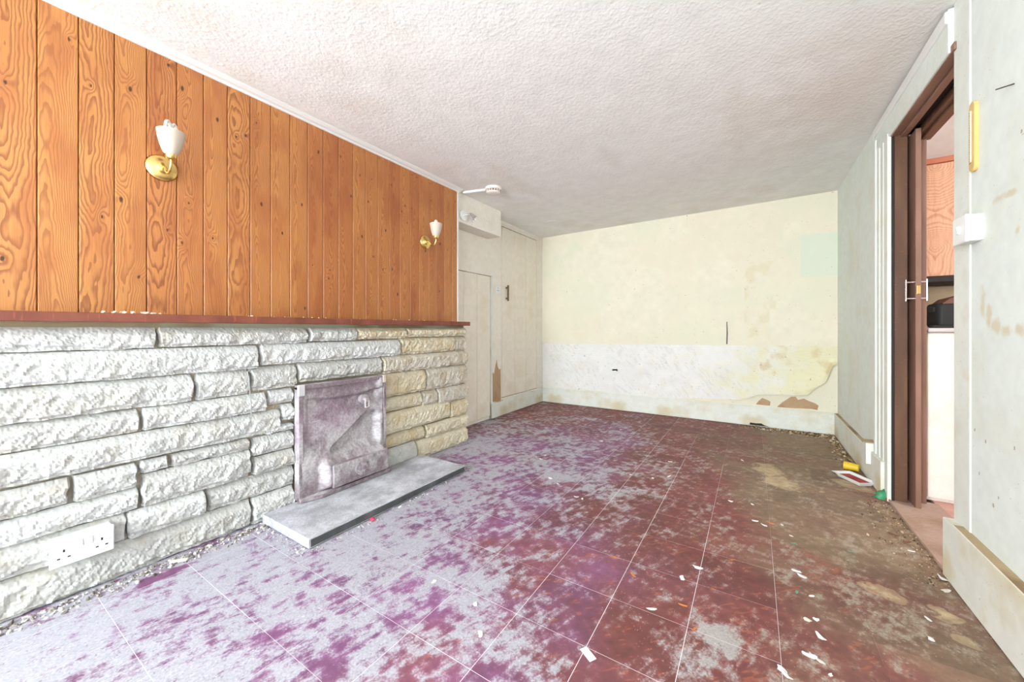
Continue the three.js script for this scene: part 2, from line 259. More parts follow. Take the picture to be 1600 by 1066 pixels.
// ---------------------------------------------------------------- left side: alcove wall with two plank doors
const wallLeft = mesh('wall_left', box(-2.4, X_ALC - 0.02, -0.05, 2.05, Z_BACK - 0.1, Z_BREAST + 0.05), M.wallAlcove);
struct(wallLeft, 'cream alcove wall holding two painted plank doors', 'wall');
struct(mesh('wall_left_near', box(-2.4, X_ALC, -0.05, 2.05, Z_BREAST0, Z_FRONT + 0.05), M.wallAlcove), 'cream wall between the fireplace and the window', 'wall');
const DP = (px, py = 500) => onX(px, py, X_ALC);
{
  const T = [DP(784).z, DP(804).z, DP(821.5).z, -3.962], S = [-2.33, DP(724).z, DP(745).z, DP(766).z];
  // plaster strips around the doors, with open gaps beside the leaves
  const xs = [X_ALC - 0.02, X_ALC];
  mesh('plaster_strip', box(...xs, 0, 2.02, T[0] + 0.004, S[3] - 0.03), M.wallAlcove, wallLeft);
  mesh('plaster_strip', box(...xs, 1.41, 2.02, S[3] - 0.03, Z_BREAST + 0.05), M.wallAlcove, wallLeft);
  mesh('plaster_strip', box(...xs, 1.95, 2.02, -4.11, T[0] + 0.004), M.wallAlcove, wallLeft);
  mesh('plaster_strip', box(...xs, 0, 0.174, -4.11, T[0] + 0.004), M.wallAlcove, wallLeft);
  mesh('plaster_strip', box(...xs, 0.174, 1.95, -4.11, T[3] - 0.004), M.wallAlcove, wallLeft);
  mesh('door_stop', rbox(X_ALC - 0.02, X_ALC + 0.008, 0, 1.406, S[3] - 0.03, S[3] - 0.004), M.trim, wallLeft);
  const pat = new THREE.Shape([[768, 628], [768.5, 590], [770, 582], [772, 585], [774, 572], [776, 562], [777.5, 573], [780, 578], [782, 576], [782.5, 628]].map(([a, b]) => { const q = DP(a, b); return new THREE.Vector2(-q.z, q.y); }));
  const pg = new THREE.ExtrudeGeometry(pat, { depth: 0.002, bevelEnabled: false }); pg.rotateY(Math.PI / 2); pg.translate(X_ALC, 0, 0); mesh('bare_plaster', metricUV(pg), M.plaster, wallLeft);
  const cream = new THREE.MeshStandardMaterial({ map: paintTex([242, 233, 218], 71, { dirt: 0.25, tint: [220, 200, 168] }), roughness: 0.55 });
  const mkDoor = (name, Z, y0, y1, label) => {
    const d = group(name, [X_ALC, y0, (Z[0] + Z[Z.length - 1]) / 2]); struct(d, label, 'door');
    const cz = d.position.z;
    for (let i = 0; i + 1 < Z.length; i++) mesh('plank', rbox(-0.02, 0.002, 0.002, y1 - y0, Z[i] - cz - 0.002, Z[i + 1] - cz + 0.002, 0.004), cream, d);
    return d;
  };
  const d1 = mkDoor('door_1', T, 0.18, 1.943, 'tall cream plank cupboard door with dark pull handle in alcove');
  const lz = (z) => z - d1.position.z, ly = (y) => y - 0.18;
  const hz = -3.30, h = mesh('pull_handle', merge([rbox(0.022, 0.032, ly(1.18), ly(1.345), lz(hz) - 0.012, lz(hz) + 0.012, 0.004), box(0, 0.024, ly(1.2), ly(1.215), lz(hz) - 0.008, lz(hz) + 0.008), box(0, 0.024, ly(1.31), ly(1.325), lz(hz) - 0.008, lz(hz) + 0.008)]), std([96, 72, 52], 0.5), d1);
  h.userData.label = 'dark brown pull handle';
  for (const y of [1.66, 0.36]) mesh('strap_hinge', rbox(0.002, 0.006, ly(y), ly(y + 0.03), lz(-3.95), lz(-3.73), 0.001), cream, d1);
  const d2 = mkDoor('door_2', S, 0.03, 1.403, 'low cream plank cupboard door beside the stone fireplace');
  const l2 = (z) => z - d2.position.z;
  mesh('strap_hinge', rbox(0.002, 0.006, 1.19, 1.225, l2(-3.01), l2(-2.78), 0.001), cream, d2);
  mesh('strap_hinge', rbox(0.002, 0.006, 0.08, 0.16, l2(-3.01), l2(-2.82), 0.001), cream, d2);
  const sk = mesh('baseboard_left', merge([rbox(X_ALC - 0.005, X_ALC + 0.016, 0.004, 0.165, Z_BACK + 0.02, T[0] + 0.004, 0.003), rbox(X_ALC - 0.005, X_ALC + 0.02, 0.004, 0.15, T[0] + 0.006, S[3] - 0.004, 0.003)]), M.skirt);
  struct(sk, 'short cream skirting under the tall plank cupboard door', 'skirting');
  const bx = mesh('trim_1', rbox(X_ALC, -2.027, 1.765, 2.03, -2.98, Z_BREAST + 0.05, 0.004), M.wallAlcove); struct(bx, 'boxed in cream beam under the ceiling of the alcove', 'boxed beam');
  const o = group('socket_outlet', [X_ALC, 1.284, -3.142]); tag(o, 'small white single wall outlet between the two plank doors', 'socket');
  mesh('plate', rbox(0, 0.01, -0.04, 0.04, -0.04, 0.04, 0.003), M.whitePlastic, o);
  for (const [y, z] of [[0.018, 0], [-0.008, 0.012], [-0.008, -0.012]]) mesh('pin_slot', box(0.0095, 0.0108, y - 0.004, y + 0.004, z - 0.003, z + 0.003), M.slot, o);
}

// ---------------------------------------------------------------- chimney breast: core, stones, planks
const breast = mesh('wall_chimney', merge([box(-2.4, X_WOOD - 0.014, 0.9, 2.02, Z_BREAST0, Z_BREAST), box(-2.4, X_STONE - 0.036, -0.05, 0.9, Z_BREAST0, Z_BREAST)]), M.mortar);
struct(breast, 'chimney breast clad in pale rock faced stone below and pine planks above', 'wall');
// one rough stone: pitched face with slanting facets, smooth top that slopes back, chipped foot
function stoneGeo(z0, z1, y0, y1, seed, front, band) {
  const L = z0 - z1, H = y1 - y0, nu = Math.max(8, Math.round(L / 0.0062)), nv = Math.max(8, Math.round(H / 0.0062)), D = 0.05;
  const pos = [], uv = [], idx = [], W = nu + 3;
  for (let j = -1; j <= nv + 1; j++) for (let i = -1; i <= nu + 1; i++) {
    const back = i < 0 || j < 0 || i > nu || j > nv, a = Math.min(1, Math.max(0, i / nu)), b = Math.min(1, Math.max(0, j / nv));
    let z = z0 - a * L, y = y0 + b * H;
    const ez = Math.min(a, 1 - a) * L, ey = b * H, et = (1 - b) * H;
    y += (noise(z * 26 + seed, seed * 3.1 + (b > 0.5 ? 5 : 0)) - 0.5) * 0.005 * (b < 0.5 ? 1 - b * 2 : 0.3 * (b * 2 - 1));
    z += (noise(y * 40 + seed * 1.3, seed + (a > 0.5 ? 7 : 1)) - 0.5) * 0.01 * (1 - Math.min(1, ez / 0.03));
    const dz = z + y * 0.8, dy = y - z * 0.8;
    const top = sst(band * 1.1, band * 0.75, et);
    const facet = Math.abs(fbm(dz * 30 + seed, dy * 13, 2) - 0.5) * 2;
    const rough = (fbm(dz * 14 + seed, dy * 8, 2) - 0.5) * 0.012 - facet * 0.008 + (fbm(dz * 110 + seed, dy * 60 + 3, 2) - 0.5) * 0.008;
    const fx = (0.15 + 0.85 * noise(dz * 32 + seed * 2, 3.3)) * 0.026, foot = sst(fx, fx * 0.75, ey);
    let x = front + rough * (1 - 0.9 * top) + 0.005 - 0.028 * Math.max(0, 1 - et / band) - 0.012 * foot - 0.018 * sst(0.006, 0, ez);
    if (back) x = X_STONE - D;
    pos.push(x, y, z); uv.push(z, y);
  }
  for (let j = 0; j < nv + 2; j++) for (let i = 0; i < nu + 2; i++) { const k = j * W + i; idx.push(k, k + 1, k + W, k + 1, k + W + 1, k + W); }
  const g = new THREE.BufferGeometry(); g.setAttribute('position', new THREE.Float32BufferAttribute(pos, 3)); g.setAttribute('uv', new THREE.Float32BufferAttribute(uv, 2)); g.setIndex(idx); const q = g.toNonIndexed(); q.computeVertexNormals(); return q;
}
const stoneMap = (base, warm, seed) => tex(512, 512, (u, v) => {
  const a = fbm(u * 10 + seed, v * 10, 5), b = fbm(u * 44, v * 44 + seed, 3), s = noise(u * 160 + seed, v * 160);
  let c = base.map((q) => q * (0.93 + 0.12 * b)); c = mix3(c, warm, 0.5 * sst(0.5, 0.72, a)); if (s > 0.9) c = mix3(c, [150, 138, 122], 0.3); return c;
}, { repeat: true });
const stoneMats = [
  [[204, 203, 200], [188, 182, 172]], [[198, 196, 192], [182, 174, 160]], [[208, 207, 205], [192, 188, 180]],      // pale tones with cool window light painted in, window side
  [[218, 208, 184], [204, 182, 140]], [[212, 200, 174], [196, 172, 130]], [[206, 198, 184], [182, 164, 138]],      // buff tones painted for the warm light at the alcove end
].map(([a, b], i) => new THREE.MeshStandardMaterial({ map: stoneMap(a, b, 3 + i * 7), bumpMap: gritBump, bumpScale: 0.0045, roughness: 0.95 }));
stoneMats.forEach((m) => m.map.repeat.set(1.6, 1.6));
const STONES = [
  [-90, 247, -.0025, .0323], [250, 482, -.0025, .031], [485, 558, -.0025, .0285], [560, 635, -.0025, .026], [637, 729, -.0025, .0235],
  [-90, 405, .0335, .0795], [409, 626, .0315, .0745], [629, 712, .0255, .0735], [713.5, 730, .0255, .0735],
  [-90, 303, .0815, .129], [308, 392, .08, .129], [395, 466, .0775, .1255], [469, 598, .076, .1185], [600, 731, .075, .122],
  [-90, 219, .131, .1685], [224, 418, .131, .168], [421, 461, .129, .158], [597, 666, .124, .187], [668, 731, .124, .189],
  [-90, 440, .1705, .2145], [443, 461, .162, .196], [416, 461, .2035, .218], [597, 660, .191, .228], [662, 684, .191, .234], [686, 731, .191, .24],
  [-90, 109, .219, .2566], [116, 216, .219, .2565], [222, 265, .218, .238], [270, 391, .218, .239], [396, 461, .221, .257], [597, 703, .233, .29], [705, 731, .243, .294],
  [-90, 219, .259, .2925], [223, 393, .241, .293], [397, 461, .26, .294], [597, 664, .294, .329], [667, 731, .297, .335],
  [-90, 199, .2955, .337], [201, 323, .2955, .338], [327, 461, .296, .338], [597, 651, .333, .393], [653, 731, .338, .393],
  [-90, 394, .341, .393], [397, 461, .341, .393],
];
{
  const r = rng(12); const yOf = (m) => EYE * (1 - m / 0.3945);
  STONES.forEach(([a, b, mt, mb], k) => {
    let z0 = onX(a, HORIZON, X_STONE).z; const z1 = onX(b, HORIZON, X_STONE).z;
    const H = (mb - mt) / 0.3945 * EYE, buff = sst(500, 660, (a + b) / 2 + (r() - 0.5) * 90);  // share of the painted warm-light tones, growing towards the alcove
    const pick = r() < buff ? 3 + Math.floor(r() * 3) : Math.floor(r() * 3);
    if (a < 0) {                                                                     // courses run on behind the camera
      z0 = 0.1 + r() * 0.3; const zz = z0 + 0.006;
      mesh('stone', stoneGeo(0.75, zz, yOf(mb), yOf(mt), 200 + k, X_STONE, Math.min(0.035, H * 0.34)), stoneMats[Math.floor(r() * 3)], breast);
    }
    mesh('stone', stoneGeo(z0, z1, yOf(mb), yOf(mt), 10 + k * 3.7, X_STONE + (r() - 0.5) * 0.012, Math.min(0.036, H * (a > 590 ? 0.26 : 0.36))), stoneMats[pick], breast);
  });
  mesh('mortar_band', box(X_STONE - 0.06, X_STONE - 0.028, 0.885, 0.914, 0.75, Z_BREAST + 0.02), new THREE.MeshStandardMaterial({ map: paintTex([176, 178, 150], 82, { dirt: 0.8, tint: [150, 130, 100] }), roughness: 1 }), breast);
}
// pine planks
const PB = [58, 123, 179, 229.5, 276.5, 318, 355.5, 391, 423, 453, 480.7, 505, 528.8, 551.5, 571, 590.5, 608.5, 625, 641, 655.5, 670, 682, 694.6, 707, 714.3];
function woodTex(seed, bold, red, W = 144, H = 1024) {
  const r = rng(seed * 97 + 11), u0 = 0.3 + r() * 0.4, d0 = 0.25 + r() * 0.5, tilt = (r() - 0.5) * 1.6, ph = r() * 50, knots = [];
  const n = bold ? 2 : 1 + Math.floor(r() * 3);
  for (let i = 0; i < n; i++) knots.push([0.12 + r() * 0.76, r(), 0.035 + r() * 0.05]);
  const ringN = bold ? 10 : 13 + r() * 8, hi = mix3([202, 138, 76], [186, 112, 60], red), lo = mix3([144, 82, 42], [122, 62, 34], red);
  return tex(W, H, (u, v) => {
    const y = v * 11.6;                                                               // in plank widths
    const c = u0 + (noise(y * 0.35, ph) - 0.5) * 0.35 + (fbm(y * 1.2, ph + 9, 3) - 0.5) * 0.12;
    const dd = d0 + tilt * (v - 0.5) + (fbm(y * 0.3, ph + 20, 3) - 0.5) * (bold ? 1.25 : 0.7);
    let R = Math.hypot((u - c) * (bold ? 1.1 : 1.5), dd * 0.75) + (fbm(u * 5, y * 0.9 + ph, 3) - 0.5) * (bold ? 0.13 : 0.07) + (noise(u * 16, y * 4 + ph) - 0.5) * 0.022;
    let dark = 0;
    for (const [ku, kv, kr] of knots) {
      const q = Math.hypot((u - ku) * 1.25, (y - kv * 11.6) * 0.62);
      R += 0.22 * Math.exp(-q * q / (kr * kr * 14)); dark = Math.max(dark, sst(kr * 1.25, kr * 0.45, q + (noise(u * 30, y * 12) - 0.5) * 0.03));
    }
    const f = R * ringN - Math.floor(R * ringN), late = sst(0.35, 0.86, f) * sst(1, 0.93, f);
    const fine = noise(u * 90, y * 2.2 + ph), blotch = fbm(u * 2 + ph, y * 0.5, 3);
    let k = mix3(hi, lo, late * (bold ? 0.78 : 0.55));
    k = mix3(k, mix3([170, 98, 50], [148, 76, 40], red), 0.5 * sst(0.4, 0.75, blotch)).map((q) => q * (0.95 + 0.1 * fine));
    k = mix3(k, [66, 34, 20], dark * 0.9);
    if (noise(u * 60 + ph, y * 60) > 0.985) k = mix3(k, [240, 225, 200], 0.6);
    return k;
  });
}
function plankGeo(z0, z1, y0, y1) {
  const c = 0.0032, g = 0.0007, xb = X_WOOD - 0.014, xf = X_WOOD, prof = [[z0 - g, xb], [z0 - g, xf - c], [z0 - g - c * 0.8, xf], [z1 + g + c * 0.8, xf], [z1 + g, xf - c], [z1 + g, xb]];
  const pos = [], uv = [];
  for (let i = 0; i < 5; i++) {
    const [za, xa] = prof[i], [zb, xb2] = prof[i + 1], ua = (z0 - za) / (z0 - z1), ub = (z0 - zb) / (z0 - z1);
    pos.push(xa, y0, za, xb2, y0, zb, xb2, y1, zb, xa, y0, za, xb2, y1, zb, xa, y1, za); uv.push(ua, 0, ub, 0, ub, 1, ua, 0, ub, 1, ua, 1);
  }
  const q = new THREE.BufferGeometry(); q.setAttribute('position', new THREE.Float32BufferAttribute(pos, 3)); q.setAttribute('uv', new THREE.Float32BufferAttribute(uv, 2)); q.computeVertexNormals(); return q;
}
{
  const Z = PB.map((p) => onX(p, 490, X_WOOD).z), all = []; let z = Z[0];
  for (let i = 0; i < 10; i++) all.unshift(z + 0.0905 * (i + 1));
  const first = all.length; all.push(...Z.slice(0));
  const r = rng(31), mats = [];
  for (let i = 0; i + 1 < all.length; i++) {
    const k = i - first + 1;                                                          // 0 = the plank at the picture's left rim
    let m;
    if (k < 0) m = mats[(i * 5) % 3] ?? null;
    if (!m) { const bold = k === 0 || k === 2 || k === 4 || k === 7 || k < 0; m = new THREE.MeshPhysicalMaterial({ map: woodTex(i + 3, bold, k < 3 ? 0.1 : 0.15 + 0.7 * r()), roughness: 0.42, clearcoat: 0.25, clearcoatRoughness: 0.35 }); mats.push(m); }
    mesh('plank', plankGeo(all[i], all[i + 1], 0.94, 1.998), m, breast);
  }
  const cv = new THREE.Shape([[0, 0], [0.008, 0], [0.016, 0.006], [0.03, 0.008], [0.05, 0.016], [0.055, 0.024], [0, 0.024]].map((q) => new THREE.Vector2(...q)));
  const g = new THREE.ExtrudeGeometry(cv, { depth: Z_BREAST0 - Z_BREAST + 0.02, bevelEnabled: false }); g.translate(X_WOOD, 1.99, Z_BREAST - 0.02);
  struct(mesh('trim_2', g, M.trimWhite), 'slim white painted moulding between pine planks and ceiling', 'moulding');
  struct(mesh('trim_3', box(X_WOOD - 0.03, X_WOOD + 0.003, 0.944, 1.99, Z_BREAST - 0.012, Z_BREAST + 0.001), M.trimWhite), 'thin white upright edge strip at the end of the pine planks', 'trim');
}

// mantel shelf
{
  const r = tex(512, 64, (u, v) => { const g = fbm(u * 18, v * 14, 4), d = noise(u * 200, v * 40); return mix3([104, 52, 40], [150, 84, 66], g).map((q) => q * (d > 0.9 ? 1.3 : 1)); }, { repeat: true });
  const zr = onX(735, 505, -1.868).z;
  const g = rbox(-2.006, -1.868, 0.9125, 0.944, zr, 0.75, 0.003);
  tag(mesh('mantel_shelf', g, new THREE.MeshStandardMaterial({ map: r, roughness: 0.5 })), 'long reddish brown wooden mantel shelf on top of the stone', 'shelf');
  const chips = [], q = rng(4);
  for (let i = 0; i < 26; i++) { const z = onX(160 + q() * 90, 490, -1.88).z, s = 0.003 + q() * 0.005; chips.push(new THREE.TetrahedronGeometry(s).rotateY(q() * 6).translate(-1.872 - q() * 0.02, 0.9445 + s * 0.3, z)); }
  for (let i = 0; i < 20; i++) { const z = onX(380 + q() * 300, 490, -1.88).z, s = 0.002 + q() * 0.003; chips.push(new THREE.TetrahedronGeometry(s).rotateY(q() * 6).translate(-1.872 - q() * 0.01, 0.9445 + s * 0.3, z)); }
  const c = mesh('flaked_paint', merge(chips), std([236, 226, 206], 0.9)); c.userData.kind = 'stuff'; tag(c, 'crumbs of flaked paint lying on the mantel shelf', 'debris');
}

// ---------------------------------------------------------------- hearth slab and stove front
{
  const shape = new THREE.Shape([[-1.885, -0.842], [-1.507, -0.842], [-1.507, -1.812], [-1.885, -1.812]].map(([x, z]) => new THREE.Vector2(x, -z)));
  const g = new THREE.ExtrudeGeometry(shape, { depth: 0.033, bevelEnabled: true, bevelSize: 0.003, bevelThickness: 0.003, bevelSegments: 2 }); g.rotateX(-Math.PI / 2); g.translate(0, 0.006, 0); metricUV(g);
  const map = tex(512, 512, (u, v) => { const a = fbm(u * 8, v * 8, 5), b = fbm(u * 26, v * 20, 4), s = noise(u * 200, v * 200); return mix3([158, 157, 162], [212, 211, 218], sst(0.25, 0.85, a * 0.6 + b * 0.5 + (s - 0.5) * 0.2)); }, { repeat: true });
  const edge = tex(256, 64, (u, v) => mix3([62, 64, 66], [110, 110, 112], fbm(u * 20, v * 8, 4)), { repeat: true });  // dark grey paints the shade on the side turned from the window
  const slab = group('hearth_slab', [-1.696, 0.004, -1.327]); tag(slab, 'grey dusty stone hearth slab in front of the metal stove panel', 'hearth');
  g.translate(1.696, -0.004, 1.327); mesh('slab', g, new THREE.MeshStandardMaterial({ map, bumpMap: gritBump, bumpScale: 0.0015, roughness: 0.9 }), slab);
  const e = mesh('shaded_edge', rbox(0.1905, 0.1935, 0.004, 0.034, -0.481, 0.481, 0.001), new THREE.MeshStandardMaterial({ map: edge, roughness: 0.8 }), slab); e.userData.label = 'stone front edge with its shade painted dark';
}
{
  const z0 = -0.998, z1 = -1.5, yb = 0.046, yt = 0.603, xf = -1.872;
  const st = group('stove_front', [xf, yb, (z0 + z1) / 2]); tag(st, 'dusty mauve grey cast metal stove front set into the stone fireplace', 'stove');
  const W = z0 - z1, H = yt - yb;
  const map = tex(512, 512, (u, v) => { const a = fbm(u * 7, v * 7, 5), b = noise(u * 150, v * 150), c = fbm(u * 40 + 3, v * 30, 3); let k = mix3([136, 120, 126], [190, 184, 186], sst(0.3, 0.65, a * 0.7 + c * 0.35)); k = mix3(k, [158, 124, 148], 0.3 * sst(0.5, 0.66, fbm(u * 5 + 9, v * 5 + 2, 4))); return k.map((q) => q * (0.9 + 0.2 * b)); }, { repeat: true });
  const m = new THREE.MeshStandardMaterial({ map, roughness: 0.7, metalness: 0.1, bumpMap: gritBump, bumpScale: 0.0012, side: THREE.DoubleSide });
  const nu = 90, nv = 90, g = new THREE.PlaneGeometry(1, 1, nu, nv), p = g.attributes.position, uv = g.attributes.uv;
  // a = 0 at the window side, 1 at the alcove side; b = height
  const relief = (a, b) => {
    let d = 0;
    const dia = (b - 0.36) * 1.0 - (a - 0.3) * 0.62;                                 // diagonal fold rising to the knob
    const wedge = sst(-0.02, 0.03, dia) * sst(0.25, 0.33, b);
    const inPan = sst(0.3, 0.33, a) * sst(0.93, 0.88, a);
    d -= 0.028 * inPan * sst(0.33, 0.36, b) * sst(0.68, 0.6, b) * (1 - wedge);         // sunk pocket under the fold
    d += 0.045 * sst(0.3, 0.26, b) * sst(0.03, 0.08, b) * sst(0.16, 0.24, a) * sst(0.98, 0.9, a);     // boxed foot
    d += 0.018 * sst(0.4, 0.3, b) * sst(0.27, 0.3, b) * sst(0.2, 0.3, a) * sst(0.95, 0.88, a);
    d += 0.02 * sst(0.26, 0.14, Math.abs(a - 0.1)) * sst(0.42, 0.25, b);
    const lip = 0.9 - 0.05 * Math.sin(Math.PI * a); d -= 0.016 * sst(lip + 0.012, lip - 0.012, b) * sst(0.05, 0.1, a) * sst(0.98, 0.93, a) * sst(0.45, 0.8, b);
    d += 0.012 * sst(0.86, 0.93, a) * sst(0.99, 0.95, a);
    return d;
  };
  for (let i = 0; i < p.count; i++) {
    const a = p.getX(i) + 0.5, b = p.getY(i) + 0.5;
    p.setXYZ(i, 0.004 + relief(a, b), b * H, W / 2 - a * W); uv.setXY(i, a * 0.5, b * 0.56);
  }
  g.computeVertexNormals(); mesh('panel', g, m, st);
  mesh('surround', merge([rbox(-0.03, 0.012, 0, H, W / 2 - 0.012, W / 2 + 0.01), rbox(-0.03, 0.012, 0, H, -W / 2 - 0.006, -W / 2 + 0.012), rbox(-0.03, 0.014, H - 0.014, H + 0.008, -W / 2 - 0.006, W / 2 + 0.01)]), m, st);
  mesh('top_bracket', rbox(0.004, 0.018, H - 0.045, H + 0.012, W / 2 - 0.02, W / 2 + 0.016, 0.006), std([206, 200, 202], 0.8), st);
  mesh('top_bracket', rbox(0.004, 0.018, H - 0.035, H + 0.012, -W / 2 - 0.004, -W / 2 + 0.022, 0.006), std([206, 190, 178], 0.8), st);
  const sh = new THREE.Shape([[-W / 2, 0], [W / 2 + 0.01, 0], [W / 2 + 0.01, 0.03], [W / 2 - 0.08, 0.06], [-W / 2, 0.06]].map((q) => new THREE.Vector2(...q)));
  const pl = new THREE.ExtrudeGeometry(sh, { depth: 0.018, bevelEnabled: false }); pl.rotateX(-Math.PI / 2); pl.rotateY(Math.PI / 2); pl.rotateY(0);
  { const q = pl.attributes.position; for (let i = 0; i < q.count; i++) { const x = q.getX(i), z = q.getZ(i); q.setXYZ(i, Math.abs(x), q.getY(i), -z); } pl.computeVertexNormals(); }
  mesh('plinth', metricUV(pl), m, st);
  const dr = mesh('ash_drawer', rbox(0.03, 0.078, 0.03, 0.145, -W / 2 + 0.03, W / 2 - 0.13, 0.006), m, st);
  const dk = new THREE.CylinderGeometry(0.033, 0.036, 0.012, 28).rotateZ(Math.PI / 2).translate(0.084, 0.09, -0.035);
  mesh('knob', dk, m, dr);
  const kn = mesh('latch_knob', merge([new THREE.CylinderGeometry(0.023, 0.027, 0.03, 24).rotateZ(Math.PI / 2).translate(0.008, 0.447, -0.1), new THREE.CylinderGeometry(0.011, 0.011, 0.03, 16).rotateZ(Math.PI / 2).translate(0.034, 0.447, -0.1)]), std([190, 180, 184], 0.5, { metalness: 0.4 }), st);
  mesh('ring_pull', merge([rbox(0.04, 0.048, 0.405, 0.445, -0.115, -0.109, 0.002), rbox(0.04, 0.048, 0.405, 0.445, -0.092, -0.086, 0.002), rbox(0.04, 0.048, 0.402, 0.408, -0.115, -0.086, 0.002)]), std([206, 198, 198], 0.45), kn);
}
// thin cable hanging down the stones
{
  const pts = [[392, 578], [387, 581], [389, 590], [390.5, 612], [392, 632], [393, 652]].map(([a, b]) => onX(a, b, X_STONE + 0.022));
  pts.unshift(onX(400, 576, X_STONE - 0.02));
  tag(mesh('hanging_cable', new THREE.TubeGeometry(new THREE.CatmullRomCurve3(pts), 40, 0.0022, 8), std([150, 150, 146], 0.6)), 'thin grey cable end hanging over the pale stones left of stove', 'cable');
}

// double socket on the stones
{
  const z0 = onX(77, 870, -1.862).z, z1 = onX(179, 840, -1.862).z, y1 = onX(77, 850, -1.862).y, y0 = onX(77, 893, -1.862).y;
  const s = group('double_socket', [X_STONE - 0.005, (y0 + y1) / 2, (z0 + z1) / 2]); tag(s, 'white double power socket mounted low on the stone fireplace', 'socket');
  const W = z0 - z1, H = y1 - y0, D = 0.044;
  mesh('back_box', rbox(-0.02, D - 0.008, -H / 2 + 0.003, H / 2 - 0.003, -W / 2 + 0.003, W / 2 - 0.003, 0.003), M.whitePlastic, s);
  mesh('faceplate', rbox(D - 0.01, D, -H / 2, H / 2, -W / 2, W / 2, 0.004), M.whitePlastic, s);
  for (const k of [0.011, -0.011]) { const w = mesh('rocker_switch', rbox(-0.003, 0.004, -0.012, 0.012, -0.0095, 0.0095, 0.0015), M.whitePlastic, s); w.position.set(D + 0.001, 0.018, k); w.rotation.z = 0.16; }
  for (const c of [0.042, -0.042]) for (const [y, z, a, b] of [[0.006, 0, 0.0042, 0.0022], [-0.016, 0.011, 0.002, 0.0034], [-0.016, -0.011, 0.002, 0.0034]]) mesh('pin_slot', box(D - 0.002, D + 0.0006, y - a, y + a, c + z - b, c + z + b), M.slot, s);
  for (const c of [0.062, -0.062]) mesh('screw_cap', new THREE.CylinderGeometry(0.0035, 0.0035, 0.001, 12).rotateZ(Math.PI / 2).translate(D + 0.0004, 0, c), std([214, 214, 212], 0.4), s);
}

// ---------------------------------------------------------------- wall lamps
const glassShade = new THREE.MeshPhysicalMaterial({ color: new THREE.Color().setRGB(0.74, 0.63, 0.52), roughness: 0.5, transmission: 0.25, thickness: 0, side: THREE.DoubleSide });
function wallLamp(z, y, bulb) {
  const g = group('wall_lamp', [X_WOOD, y, z]);
  const lathe = (pts, n = 32) => new THREE.LatheGeometry(pts.map((q) => new THREE.Vector2(...q)), n);
  mesh('backplate', lathe([[0, 0.026], [0.014, 0.025], [0.02, 0.018], [0.03, 0.016], [0.042, 0.011], [0.049, 0.006], [0.052, 0], [0, 0]]).rotateZ(-Math.PI / 2), M.brass, g);
  const arm = new THREE.CatmullRomCurve3([[0.02, 0.0, 0], [0.04, -0.004, 0], [0.056, -0.026, 0], [0.076, -0.036, 0], [0.097, -0.024, 0], [0.106, 0.0, 0], [0.106, 0.018, 0]].map((q) => new THREE.Vector3(...q)));
  mesh('arm', new THREE.TubeGeometry(arm, 40, 0.0045, 10), M.brass, g);
  mesh('cup', lathe([[0, 0.004], [0.01, 0.004], [0.017, 0.012], [0.02, 0.028], [0.021, 0.036], [0.019, 0.036], [0.016, 0.014], [0, 0.01]]).translate(0.106, 0.004, 0), M.brass, g);
  mesh('shade', lathe([[0.019, 0.026], [0.026, 0.036], [0.034, 0.06], [0.041, 0.09], [0.044, 0.115], [0.0425, 0.1155], [0.039, 0.09], [0.032, 0.06], [0.024, 0.037], [0.017, 0.027]]).translate(0.106, 0.002, 0), glassShade, g);
  const tube = (dz) => new THREE.TubeGeometry(new THREE.CatmullRomCurve3([[0, 0.05, dz - 0.008], [0, 0.13, dz - 0.008], [0, 0.138, dz], [0, 0.13, dz + 0.008], [0, 0.05, dz + 0.008]].map((q) => new THREE.Vector3(...q))), 24, 0.0055, 10);
  const bg = bulb === 2 ? merge([tube(0.014).rotateY(0.6), tube(-0.014).rotateY(0.6)]) : lathe([[0, 0.139], [0.006, 0.137], [0.012, 0.128], [0.015, 0.11], [0.015, 0.05], [0, 0.05]]);
  mesh('bulb', bg.translate(0.106, bulb === 2 ? 0.014 : 0.006, 0), std([240, 236, 228], 0.3), g);
  return g;
}
tag(wallLamp(-0.522, 1.536, 2), 'brass wall lamp with cream glass cup and twin tube bulb on bold grained planks', 'wall lamp', 'brass wall lamps');
tag(wallLamp(-1.972, 1.52, 1), 'brass wall lamp with frosted cup and candle bulb near alcove end of planks', 'wall lamp', 'brass wall lamps');

// spot lamp on the boxed beam
{
  const p = onX(722, 337, -2.027), g = group('spot_lamp', [-2.027, p.y, p.z]); tag(g, 'small silver spot lamp fixed on the boxed beam', 'spot lamp');
  mesh('base', new THREE.CylinderGeometry(0.036, 0.042, 0.024, 28).rotateZ(Math.PI / 2).translate(0.012, 0, 0), M.whitePlastic, g);
  mesh('stem', new THREE.TubeGeometry(new THREE.CatmullRomCurve3([[0.02, 0, 0], [0.05, 0.004, -0.02], [0.06, 0, -0.045]].map((q) => new THREE.Vector3(...q))), 16, 0.006, 8), M.chrome, g);
  const hd = mesh('head', new THREE.LatheGeometry([[0, 0.03], [0.014, 0.028], [0.02, 0.012], [0.027, -0.03], [0.024, -0.03], [0.018, 0.008], [0, 0.01]].map((q) => new THREE.Vector2(...q)), 24), M.chrome, g);
  hd.position.set(0.065, -0.004, -0.052); hd.rotation.set(0.35, 0, 0.7);
  const bl = mesh('bulb', new THREE.SphereGeometry(0.016, 16, 12), std([232, 230, 222], 0.3), hd); bl.position.y = -0.014;
}
